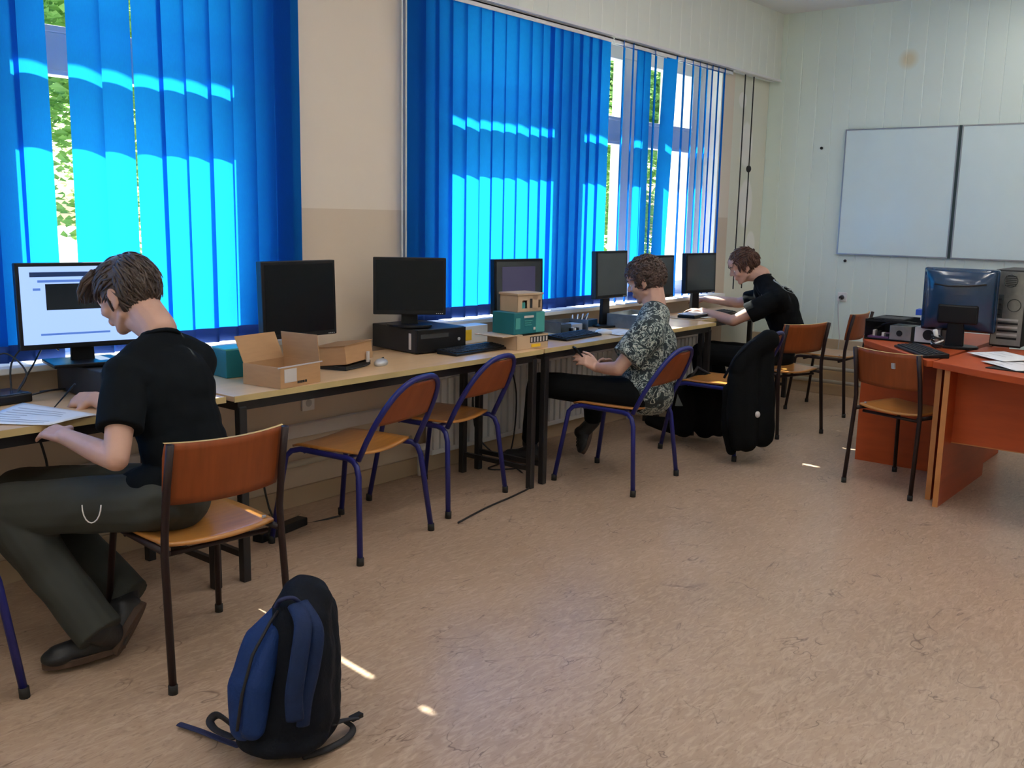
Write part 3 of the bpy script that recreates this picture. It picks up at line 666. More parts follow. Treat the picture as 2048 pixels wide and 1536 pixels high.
def open_box(label, x, y, z, w, d, h, rz, m, flaps=True, t=.004):
    r = thing('cardboard_box', label, 'box', (x, y, z), rz); b = MB()
    b.box(-w/2, w/2, -d/2, d/2, 0, t).box(-w/2, w/2, -d/2, -d/2+t, t, h).box(-w/2, w/2, d/2-t, d/2, t, h).box(-w/2, -w/2+t, -d/2+t, d/2-t, t, h).box(w/2-t, w/2, -d/2+t, d/2-t, t, h)
    b.build('carton', m, r)
    if flaps:
        fl = MB().box(0, t, -d/2+.003, d/2-.003, 0, .115).build('flap', m, r); fl.location = (w/2-.002, 0, h); fl.rotation_euler.y = -.12
        fl = MB().box(-w/2+.003, w/2-.003, 0, t, 0, .12).build('flap', m, r); fl.location = (0, d/2-t, h); fl.rotation_euler.x = -.45
        MB().box(-w/2-.012, w/2+.012, -d/2-.002, -d/2+.002, h-.003, h+.002).build('rim', M['label'], r)
    return r
r = open_box('open brown cardboard box with a raised flap and a white label at the desk edge', 2.55, 3.325, DZ, .235, .215, .088, .13, M['card'])
MB().box(-.095, -.025, -.109, -.1075, .022, .078).build('label', M['label'], r)
for i, (a, b) in enumerate(((-.02, -.008), (-.004, .004), (.008, .02), (.024, .034))): MB().box(a, b, -.110, -.1075, .012, .022).build('print_mark', M['ink'], r)
r = thing('cardboard_box', 'small closed kraft carton leaning behind the open cardboard box', 'box', (3.03, 3.50, DZ+.02), .35)
o = MB().box(-.13, .13, -.10, .08, 0, .085).build('carton', M['card'], r, bevel=.002); o.rotation_euler.x = -.12
o = MB().box(-.135, .135, -.105, .085, .083, .088).build('lid', M['cardin'], r); o.rotation_euler.x = -.12
MB().box(.05, .07, -.112, -.104, .0, .05).build('tab', M['label'], r)
MB().box(-.12, .12, -.09, .09, -.02, .0).build('base_tray', M['ink'], r)
r = thing('carton', 'teal carton behind the open cardboard box at the end of the man\'s desk', 'box', (2.55, 3.62, DZ), -.1)
MB().box(-.10, .10, -.06, .06, 0, .12).build('side_walls', M['teal'], r, bevel=.003); MB().box(-.101, .101, -.061, .061, .12, .128).build('lid', M['teallt'], r, bevel=.002)
# stack: kraft tray, teal box, kraft box with cut-outs
r = thing('kraft_tray', 'low kraft tray with a yellow sticker under the teal box', 'box', (4.20, 3.375, DZ), -.06); w_, d_, h_ = .26, .22, .075
MB().box(-w_/2, w_/2, -d_/2, d_/2, 0, .004).box(-w_/2, w_/2, -d_/2, -d_/2+.004, .004, h_).box(-w_/2, w_/2, d_/2-.004, d_/2, .004, h_).box(-w_/2, -w_/2+.004, -d_/2, d_/2, .004, h_).box(w_/2-.004, w_/2, -d_/2, d_/2, .004, h_).build('tray_body', M['kraft'], r)
MB().box(-.01, .065, -d_/2-.0015, -d_/2, .008, .024).build('sticker', M['yellow'], r)
MB().box(-.02, .13, -d_/2-.0012, -d_/2, .032, .066).build('printed_band', M['ink'], r)
for k in range(6): MB().box(-.015+k*.025, -.003+k*.025, -d_/2-.002, -d_/2-.001, .036, .062).build('print_mark', M['label'], r)
MB().box(-w_/2-.10, -w_/2+.06, -d_/2+.01, d_/2, h_, h_+.004).build('flap', M['kraft'], r)
r = thing('teal_box', 'teal retail box with pale writing lying on the kraft tray', 'box', (4.21, 3.38, DZ+.079), -.10)
MB().box(-.12, .12, -.085, .085, 0, .118).build('box_body', M['teal'], r, bevel=.003)
MB().box(.05, .1205, -.0865, .0855, .004, .114).build('light_band', M['teallt'], r, bevel=.002)
for (a, b, c, d, mm) in ((-.045, .03, .088, .100, 'label'), (-.04, .02, .070, .074, 'teallt'), (-.04, .01, .058, .062, 'teallt'), (-.04, .015, .046, .050, 'teallt'), (.03, .045, .02, .034, 'label'), (-.11, -.075, .03, .09, 'teallt')):
    MB().box(a, b, -.088, -.086, c, d).build('print_line', M[mm], r)
r = thing('kraft_box', 'small kraft box with cut-out openings on top of the teal box', 'box', (4.235, 3.385, DZ+.198), -.12)
hx = MB(); a_, b_, c_ = .095, .070, .090
hx.box(-a_, a_, -b_, b_, 0, .004).box(-a_, -a_+.004, -b_, b_, .004, c_).box(a_-.004, a_, -b_, b_, .004, c_).box(-a_, a_, b_-.004, b_, .004, c_)
hx.box(-a_, -.06, -b_, -b_+.004, .004, c_).box(-.02, .0, -b_, -b_+.004, .004, c_).box(.02, .065, -b_, -b_+.004, .004, c_).box(.085, a_, -b_, -b_+.004, .004, c_).box(-.06, .085, -b_, -b_+.004, .062, c_).box(-.06, .085, -b_, -b_+.004, .004, .018)
hx.build('box_body', M['kraft'], r)
MB().box(-a_-.006, a_+.006, -b_-.006, b_+.006, c_, c_+.012).build('lid', M['kraft'], r, bevel=.002)
MB().box(-.055, -.025, -b_+.012, -b_+.014, .01, .05).build('contents', M['teallt'], r); MB().box(.0, .018, -b_-.001, -b_, .02, .07).build('print_mark', M['ink'], r)
r = thing('carton', 'cream carton in front of the sill beside the black desktop computer', 'box', (4.12, 3.68, DZ), 0.0)
MB().box(-.12, .12, -.05, .05, 0, .10).build('side_walls', M['white'], r, bevel=.003); MB().box(-.10, -.02, -.0515, -.05, .02, .08).build('label', M['yellow'], r)
# hub and leads at the far left
r = thing('network_switch', 'flat black network box with looping leads at the left end of the desk', 'network device', (1.50, 3.69, DZ), .1)
MB().box(-.14, .14, -.07, .07, .0, .035).build('case', M['blk'], r, bevel=.006); MB().box(-.13, .13, -.065, .065, .035, .038).build('top_cover', M['monblue'], r, bevel=.004)
for pts in ([(.1, -.03, .03), (.15, -.02, .10), (.12, .05, .17), (.05, .06, .14), (.0, .08, .02)], [(.12, 0, .03), (.20, .02, .12), (.28, .06, .19), (.34, .07, .16)], [(.11, .02, .03), (.14, .06, .13), (.22, .08, .2), (.30, .1, .21)], [(.13, -.05, .02), (.22, -.06, .03), (.30, -.02, .02), (.22, .02, .015)]):
    P0 = [Vector(p) for p in pts]; out = []
    for i in range(len(P0)-1):
        p_ = P0[max(0, i-1)]; a = P0[i]; b = P0[i+1]; n_ = P0[min(len(P0)-1, i+2)]
        for k in range(6):
            t = k/6; out.append(.5*((2*a)+(-p_+b)*t+(2*p_-5*a+4*b-n_)*t*t+(-p_+3*a-3*b+n_)*t**3))
    out.append(P0[-1]); MB().tube(out, .0035, 6).build('lead', M['cable'], r, smooth=True)
def sheet(label, pts, z, n=0, name='paper_sheet', seed=1, group=None):
    """sheet of paper given by its corners, a little wavy, with printed lines"""
    o = [Vector((p[0], p[1], z)) for p in pts]; c = sum(o, Vector())/4; r = thing(name, label, 'paper', c, 0, group); o = [p-c for p in o]
    def fn(u, v): return o[0]*(1-u)*(1-v)+o[1]*u*(1-v)+o[2]*u*v+o[3]*(1-u)*v+Vector((0, 0, .0015+.0025*math.sin(3*u+seed)*math.sin(4*v+seed)))
    MB().grid(fn, 10, 10).build('sheet', M['paper'], r, smooth=True, solid=.0008)
    rr = random.Random(seed)
    for k in range(n):
        v = .12+k*.76/n; u1 = rr.uniform(.4, .88)
        MB().grid(lambda u, w_: fn(.1+(u1-.1)*u, v+.02*w_)+Vector((0, 0, .001)), 6, 1).build('text_line', M['papertxt'], r)
    return r
sheet('white printed sheet held by the man in the plain black shirt at the desk edge', [(1.31, 3.40), (1.49, 3.185), (1.68, 3.22), (1.60, 3.62)], DZ+.003, 7, seed=2)
sheet('white printed sheet lying at the far left behind the held one', [(1.02, 3.30), (1.34, 3.235), (1.50, 3.58), (1.16, 3.66)], DZ+.001, 6, seed=5)
sheet('white sheet on the desk beside the elbow of the man in the patterned shirt', [(5.05, 3.25), (5.34, 3.27), (5.36, 3.46), (5.08, 3.48)], DZ+.001, 4, seed=7)
sheet('white sheet under the forearms of the man with the printed shirt', [(6.42, 3.40), (6.74, 3.40), (6.76, 3.58), (6.44, 3.60)], DZ+.001, 4, seed=8)
pen = MB().cyl(PD(150, 768, 3.50), PD(104, 820, 3.52), .004, .002, 8).build('pen', M['blk']); tag(pen, 'dark pen between the fingers of the reading man\'s far hand', 'pen')
# odd hardware on the third desk
def gadget(label, x, y, w, d, h, rz, mm, ports=3, name='metal_case'):
    r = thing(name, label, 'computer part', (x, y, DZ), rz)
    MB().box(-w/2, w/2, -d/2, d/2, 0, .004).box(-w/2, -w/2+.003, -d/2, d/2, .004, h).box(w/2-.003, w/2, -d/2, d/2, .004, h).box(-w/2, w/2, d/2-.003, d/2, .004, h).build('chassis', M['steel'], r)
    MB().box(-w/2+.02, -w/2+.12, -d/2+.02, d/2-.02, .004, h*.8).build('drive_cage', M['scrgrey'], r, bevel=.002)
    MB().box(w/2-.12, w/2-.02, -d/2+.03, d/2-.04, .004, h*.7).build('power_supply', M['silver'], r, bevel=.003)
    for k in range(ports): MB().box(-.03+k*.03, -.015+k*.03, -d/2, -d/2+.06, .01, .03).build('connector', M['white' if k % 2 else 'blk'], r)
    return r
gadget('opened grey metal case in front of the monitor by the open blind', 5.60, 3.50, .36, .22, .09, .1, 'steel')
gadget('small opened metal case on the third desk, left of the bigger opened one', 4.98, 3.62, .26, .16, .07, -.1, 'steel')
r = thing('laptop', 'thin closed dark laptop under the grey monitor near the corner', 'laptop', (6.50, 3.50, DZ), .05)
MB().box(-.17, .17, -.05, .09, 0, .02).build('base', M['blk'], r, bevel=.004); MB().box(-.17, .17, -.05, .09, .022, .030).build('lid', M['silver'], r, bevel=.003)
keyboard('black keyboard under the hands of the man with the printed shirt', 6.78, 3.47, DZ, .1, .40)
r = thing('clutter_tray', 'pale blue plastic tray of leads on the sill side of the third desk', 'tray', (5.25, 3.70, DZ), 0)
MB().box(-.14, .14, -.05, .05, 0, .05).build('tray_body', M['monblue'], r, bevel=.004)
for k in range(4): MB().tube([(-.12+k*.05, -.03, .05), (-.08+k*.06, .0, .085), (-.05+k*.05, .03, .055)], .004, 6).build('lead', M['white'], r, smooth=True)
# black cups of cables under the desks
for i, (pts, lab) in enumerate((([(2.5, 3.85, .70), (2.52, 3.84, .55), (2.75, 3.80, .30), (2.80, 3.70, .02), (3.1, 3.6, .008)], 'black cable drooping to the floor under the desk with the cardboard box'),
        ([(3.42, 3.10, .006), (3.7, 3.16, .006), (4.0, 3.20, .006), (4.2, 3.26, .006), (4.4, 3.5, .006), (4.3, 3.75, .2), (4.35, 3.83, .6)], 'thin dark cable lying on the floor around the foot of the middle desk leg'),
        ([(1.72, 3.86, .72), (1.78, 3.84, .45), (1.74, 3.88, .2), (1.72, 3.86, .01)], 'thin cable hanging under the desk at the far left'),
        ([(4.6, 3.8, .7), (4.7, 3.78, .4), (4.55, 3.7, .05), (4.3, 3.66, .008), (4.5, 3.5, .008)], 'black cable hanging behind the shin of the man in the patterned shirt'))):
    P0 = [Vector(p) for p in pts]; out = []
    for k in range(len(P0)-1):
        p_ = P0[max(0, k-1)]; a = P0[k]; b = P0[k+1]; n_ = P0[min(len(P0)-1, k+2)]
        for q in range(6):
            t = q/6; out.append(.5*((2*a)+(-p_+b)*t+(2*p_-5*a+4*b-n_)*t*t+(-p_+3*a-3*b+n_)*t**3))
    tag(MB().tube(out+[P0[-1]], .005, 6).build('cable', M['cable'], smooth=True), lab, 'cable')
r = thing('power_strip', 'black power strip with an orange switch on the floor under the middle desk', 'power strip', (2.75, 3.62, 0), .2)
MB().box(-.16, .16, -.03, .03, 0, .04).build('case', M['blk'], r, bevel=.005); MB().box(-.15, -.13, -.01, .01, .04, .046).build('switch', mat('orange_switch', (.9, .35, .02), .4), r)

# ---- cherry desks
OZ = .781
c = PX(1918, 625, 6.12)
r = thing('monitor', 'back of a glossy dark blue monitor on the cherry desks', 'monitor', (c.x, c.y, OZ), PI/2+.05); h0 = .10
hb = MB()
def bk(u, v):
    a = (u-.5)*2; b_ = (v-.5)*2; e = max(abs(a), abs(b_)); bul = .055*(1-min(1, abs(a))**4)*(1-min(1, abs(b_))**4)
    return (a*.195, .02+bul, .18+b_*.18)
s = MB().box(-.205, .205, -.02, .02, -.005, .365).build('housing', M['monblue'], r, bevel=.012); s.location = (0, 0, h0); s.rotation_euler.x = -.06
MB().grid(bk, 20, 20).build('back_cover', M['monblue'], s, smooth=True, solid=.003)
MB().tube([(-.15, .07, .285), (-.05, .082, .272), (.05, .082, .268), (.13, .072, .275)], .005, 8).build('handle_groove', M['rubber'], s, smooth=True)
MB().box(-.12, .10, .06, .085, .05, .16).build('port_cover', M['blk'], s, bevel=.01)
MB().box(-.185, .185, -.0215, -.019, .02, .35).build('screen', M['scr'], s)
MB().hexa([(-.05, .03, .012), (.05, .03, .012), (.05, .06, .012), (-.05, .06, .012)], [(-.04, .03, .24), (.04, .03, .24), (.04, .07, .24), (-.04, .07, .24)]).build('stand_neck', M['blk'], r, bevel=.004)
MB().prism([(.13*math.cos(a*PI/12), .03+.09*math.sin(a*PI/12)) for a in range(24)], 0, .014).build('stand_base', M['blk'], r, bevel=.003)
def tower(label, x, y, w, d, h, rear=True, name='tower_computer'):
    r = thing(name, label, 'computer', (x, y, OZ), 0)
    MB().box(0, d, -w/2, w/2, .008, h).build('case', M['blkmatte'], r, bevel=.004)
    for sx in (.03, d-.05): MB().box(sx, sx+.02, -w/2+.01, w/2-.01, 0, .008).build('foot', M['rubber'], r)
    if rear:
        MB().box(-.004, 0, -w/2+.006, w/2-.006, .015, h-.01).build('rear_plate', M['steel'], r)
        pf = [(math.cos(a*PI/10)*.036, math.sin(a*PI/10)*.036) for a in range(20)]
        MB().tube([(-.006, p[0], h-.065+p[1]) for p in pf], .0025, 6, closed=True).build('fan_ring', M['scrgrey'], r)
        for k in range(6): MB().box(-.0065, -.004, -.03, .03, h-.095+k*.011, h-.091+k*.011).build('grille_bar', M['blk'], r)
        MB().tube([(-.006, -.03+p[0], h*.55+p[1]) for p in pf], .0025, 6, closed=True).build('fan_ring', M['scrgrey'], r)
        MB().box(-.0065, -.004, .03, .065, h*.38, h*.68).build('port_panel', M['scrgrey'], r)
        for k in range(6): MB().box(-.0065, -.004, -.06, .05, .05+k*.022, .062+k*.022).build('slot_cover', M['silver' if k % 2 else 'blk'], r)
        for k in range(4): MB().box(-.012, -.006, .038, .058, h*.42+k*.03, h*.435+k*.03).build('port', M['blk'], r)
    return r
tower('tower computer with its grey rear plate and round fan facing the room', 6.32, 1.365, .175, .42, .46)
tower('plain black tower computer beside the one with the round fan, at the right edge', 6.22, 1.10, .19, .44, .42, False)
r = thing('computer_case', 'opened low metal computer case showing its parts, on the corner desk', 'computer', (6.12, 1.90, OZ), 0); w_, d_, h_ = .46, .36, .125
MB().box(0, d_, -w_/2, w_/2, 0, .004).box(0, d_, -w_/2, -w_/2+.004, 0, h_).box(0, d_, w_/2-.004, w_/2, 0, h_).box(d_-.004, d_, -w_/2, w_/2, 0, h_).box(0, .006, -w_/2, w_/2, h_-.012, h_).box(0, .006, -w_/2, w_/2, 0, .01).build('chassis', M['blk'], r)
MB().box(.01, .16, -.05, .08, .006, .095).build('drive_cage', M['steel'], r, bevel=.002); MB().box(.01, .14, -w_/2+.01, -.07, .006, .10).build('power_supply', M['silver'], r, bevel=.003)
MB().cyl((.008, -.15, .055), (.012, -.15, .055), .032, n=20).build('fan', M['blk'], r); MB().cyl((.006, .02, .05), (.01, .02, .05), .018, n=16).build('fan', M['blk'], r)
MB().box(.03, .30, .09, w_/2-.01, .008, .018).build('circuit_board', mat('purple_board', (.14, .05, .16), .5), r)
for k in range(4): MB().box(.06, .1, .10+k*.028, .115+k*.028, .018, .035+.006*k).build('chip', M['label' if k % 2 else 'blk'], r)
MB().tube([(.1, .2, .06), (.06, .12, .10), (.05, .05, .12), (.1, -.05, .11)], .007, 8).build('ribbon_cable', M['cable'], r, smooth=True)
MB().box(.03, .2, .0, .19, h_, h_+.010).build('loose_cover', M['blkmatte'], r)
r = thing('paper_stack', 'white and blue packets on the opened metal case', 'box', (6.22, 1.77, OZ+.137), .1)
MB().box(-.05, .05, -.07, .05, 0, .03).build('white_packet', M['paper'], r, bevel=.003); MB().box(-.05, .03, .0, .08, .03, .065).build('blue_packet', M['blue'], r, bevel=.003)
r = thing('speaker', 'small dark wedge-shaped speaker behind the blue monitor', 'speaker', (6.78, 1.86, OZ), 0)
MB().hexa([(-.08, -.10, 0), (.08, -.10, 0), (.08, .05, 0), (-.08, .05, 0)], [(-.05, -.10, .345), (.05, -.10, .345), (.05, .04, .32), (-.05, .04, .32)]).build('cabinet', M['blkmatte'], r, bevel=.01)
MB().box(-.085, -.06, -.08, .03, .06, .22).build('grille', M['blk'], r, bevel=.004)
r = keyboard('dark keyboard lying along the slanting edge of the corner desk', 5.70, 1.66, OZ, yaw_of(-.60, .80)+PI, .46)
r = thing('cable_coil', 'coiled black and white lead standing between keyboard and blue monitor', 'cable', (5.86, 1.62, OZ), .4)
for k in range(5): MB().tube([(math.cos(a*.45)*(.05-.005*k), math.sin(a*.45)*.03, .01+.012*k+.03*abs(math.sin(a*.25+k))) for a in range(14)], .005, 6, closed=True).build('loop', M['white' if k == 2 else 'cable'], r, smooth=True)
MB().cyl((.0, 0, .05), (-.03, .02, .12), .012, n=10).build('plug', M['white'], r, smooth=True)
sheet('white crumpled sheet nearest the blue monitor on the cherry desk', [(5.80, 1.44), (5.56, 1.20), (5.80, 1.05), (6.02, 1.30)], OZ+.012, 3, seed=3)
sheet('white sheet in front of the crumpled one, nearest the desk edge', [(5.52, 1.30), (5.30, 1.08), (5.50, .92), (5.72, 1.14)], OZ+.006, 3, seed=4)
sheet('white sheet at the right edge beside the red box', [(5.76, 1.02), (5.62, .80), (5.85, .70), (6.0, .95)], OZ+.003, 3, seed=9)
r = thing('folder', 'dark flat folder sticking out under the white sheets at the desk edge', 'folder', (5.42, 1.05, OZ), -.2)
MB().box(-.12, .16, -.16, .16, 0, .004).build('cover', M['blk'], r, bevel=.001)
r = thing('carton', 'red box on the cherry desk at the right edge of the picture', 'box', (5.50, 1.035, OZ+.012), -.25)
MB().box(-.04, .10, -.10, .03, 0, .045).build('side_walls', M['red'], r, bevel=.003); MB().box(-.038, .098, -.098, .028, .045, .055).build('lid', M['label'], r)

# second set of unseen ceiling lights, put in for more brightness
def added_luminaire(x, y):
    r = thing('added_ceiling_lamp', 'long white fluorescent lamp added under the ceiling to brighten the room', 'lamp', (x, y, ZC), 0, 'added ceiling lamps')
    MB().box(-.62, .62, -.10, .10, -.05, 0).build('housing', M['white'], r, bevel=.005)
    m = M.get('tube')
    if not m: m = M['tube'] = mat('added_lamp_diffuser', (.8, .8, .8), .4, var=0, emit=((1, .96, .90), LAMP))
    MB().box(-.60, .60, -.085, .085, -.075, -.05).build('diffuser', m, r, bevel=.01)
LAMP = 12
for x in (-3.6, -.8, 2.0, 4.8):
    for y in (-2.0, .9): added_luminaire(x, y)

# ------------------------------------------------------------------ people
def frame3(lat, front, up): return Matrix((lat, front, up)).transposed()
def ortho(front, up):
    up = up.normalized(); f = (front-up*front.dot(up)).normalized(); r = f.cross(up); return r, f, up      # r = the person's right
def build_head(mb, c, R, k=1.0):
    """R columns: right, forward, up; c = middle of the head; skull, jaw, nose, brow, lips, ears"""
    P = lambda x, y, z: c+R @ (Vector((x, y, z))*k)
    E = lambda p, r: mb.ell(P(*p), Vector(r)*k, R)
    E((0, -.012, .032), (.074, .095, .084)); E((0, .028, -.030), (.058, .062, .068)); E((0, .030, -.065), (.050, .050, .042))
    E((0, .066, -.092), (.022, .018, .017)); E((0, .060, .045), (.060, .040, .050))
    mb.cap(P(-.030, .083, .026), P(.030, .083, .026), .011*k)
    mb.cap(P(0, .088, .018), P(0, .107, -.018), .008*k, .0115*k); E((-.010, .098, -.023), (.009, .011, .008)); E((.010, .098, -.023), (.009, .011, .008))
    for s in (-1, 1):
        E((s*.036, .058, -.022), (.026, .028, .028)); E((s*.031, .0745, .011), (.0145, .0140, .0125))
        mb.cap(P(s*.050, .010, -.055), P(s*.020, .060, -.090), .017*k, .015*k)
        mb.ell(P(s*.078, -.004, -.004), Vector((.006, .016, .028))*k, R @ Matrix.Rotation(.2*s, 3, 'Z') @ Matrix.Rotation(-.15, 3, 'X'))
        mb.ell(P(s*.076, .004, -.026), Vector((.008, .010, .012))*k, R)
        rim = [P(s*(.081+.003*math.sin(a)), -.004-.015*math.cos(a), .004+.023*math.sin(a)) for a in [PI*.05+i*PI*1.25/10 for i in range(11)]]
        mb.tube(rim, .0042*k, 8)
    mb.cap(P(-.018, .088, -.052), P(.018, .088, -.052), .0072*k); mb.cap(P(-.015, .086, -.062), P(.015, .086, -.062), .008*k)
def head_extras(root, c, R, k=1.0):
    P = lambda x, y, z: c+R @ (Vector((x, y, z))*k)
    for s in (-1, 1):
        e = MB().ell(P(s*.031, .0735, .005), .0125*k).build('eye', M['eye'], root, smooth=True)
        MB().ell(P(s*.031, .082, .002), .0045*k).build('iris', M['iris'], e, smooth=True)
        MB().tube([P(s*.012, .099, .030), P(s*.028, .096, .036), P(s*.046, .083, .030)], [.004, .005, .002], 6).build('eyebrow', M['hair'], root, smooth=True)
def hand(mb, wrist, f, back, thumb, curl=.5, L=1.0, r=.0088, spread=.022):
    """palm with four unequal bent fingers and a thumb leaving its side; thumb = +1 / -1 along f x back"""
    f = f.normalized(); back = (back-f*back.dot(f)).normalized(); lat = f.cross(back)*thumb      # towards the thumb
    for i, (o, ln, dm) in enumerate(((1.35, .072, .083), (.45, .080, .088), (-.45, .074, .085), (-1.3, .058, .077))):
        m = wrist+f*dm*L+lat*o*spread*.86*L
        mb.cap(wrist+lat*o*.012*L, m, .016*L, .0125*L)
        d = (f+lat*o*.10).normalized(); p = m; ang = curl*(.55+.08*i)
        for q, seg in enumerate((.45, .31, .24)):
            ang += curl*(.42 if q else 0.15); dd = (d*math.cos(ang)-back*math.sin(ang)).normalized()
            n = p+dd*ln*seg*L; rr = r*L*(1-.08*q); mb.cap(p, n, rr*1.05, rr*.93); p = n
    t0 = wrist+f*.022*L+lat*.022*L; t1 = t0+(f*.55+lat*.62-back*.25).normalized()*.042*L; t2 = t1+(f*.85+lat*.25-back*.35).normalized()*.032*L; t3 = t2+(f*.9-lat*.05-back*.4).normalized()*.024*L
    mb.chain([t0, t1, t2, t3], [.017*L, .0125*L, .0105*L, .009*L])
def hair_mesh(c, R, k, spec, n, lockr, seed, length, flow, hairline, wild=.2):
    """cap of hair plus separate locks lying over the skull"""
    rr = random.Random(seed); b = MB(); rad = Vector((.081, .104, .101)); off = Vector((0, -.014, .030))
    P = lambda v: c+R @ (v*k)
    base = MB(); base.ell((0, 0, 0), 1, nu=40, nv=28); keep = []
    vs = [Vector((v[0]*rad.x, v[1]*rad.y, v[2]*rad.z))+off for v in base.v]
    for f_ in base.f:
        m = sum((vs[i] for i in f_), Vector())/len(f_)
        if hairline(m): keep.append(f_)
    inner = [off+(v-off)*.93 for v in vs]; N = len(vs)
    b.add([P(v) for v in vs]+[P(v) for v in inner], keep+[tuple(i+N for i in reversed(f_)) for f_ in keep])
    got = 0
    while got < n:
        d = Vector((rr.gauss(0, 1), rr.gauss(0, 1), rr.gauss(0, 1))).normalized()
        p = Vector((d.x*rad.x, d.y*rad.y, d.z*rad.z))+off
        if not hairline(p): continue
        got += 1; L = length*rr.uniform(.6, 1.25); q = p.copy(); pts = [P(off+(q-off)*.98)]; dr = flow(p)+Vector((rr.gauss(0, wild), rr.gauss(0, wild), rr.gauss(0, wild)*.6)); lift = rr.uniform(1.0, 1.09)
        for s in range(5):
            nrm = Vector(((q.x-off.x)/rad.x**2, (q.y-off.y)/rad.y**2, (q.z-off.z)/rad.z**2)).normalized()
            t = (dr-nrm*dr.dot(nrm)); t = t.normalized() if t.length > 1e-4 else Vector((0, 0, -1))
            if spec == 'curly': dr = dr+Vector((rr.gauss(0, .9), rr.gauss(0, .9), rr.gauss(0, .9)))
            q = q+t*L/5; u = q-off; ss = math.sqrt((u.x/rad.x)**2+(u.y/rad.y)**2+(u.z/rad.z)**2)
            lf = 1+(lift-1)*(s+1)/3
            if q.y > .07 and spec == 'fringe': pass_ = q
            else: q = off+u/ss
            pts.append(P(off+(q-off)*lf))
        b.tube(pts, [lockr*k, lockr*1.1*k, lockr*k, lockr*.8*k, lockr*.55*k, lockr*.15*k], 5, flat=.6)
    return b
def limb(mb, pts, rs): mb.chain([Vector(p) for p in pts], rs)

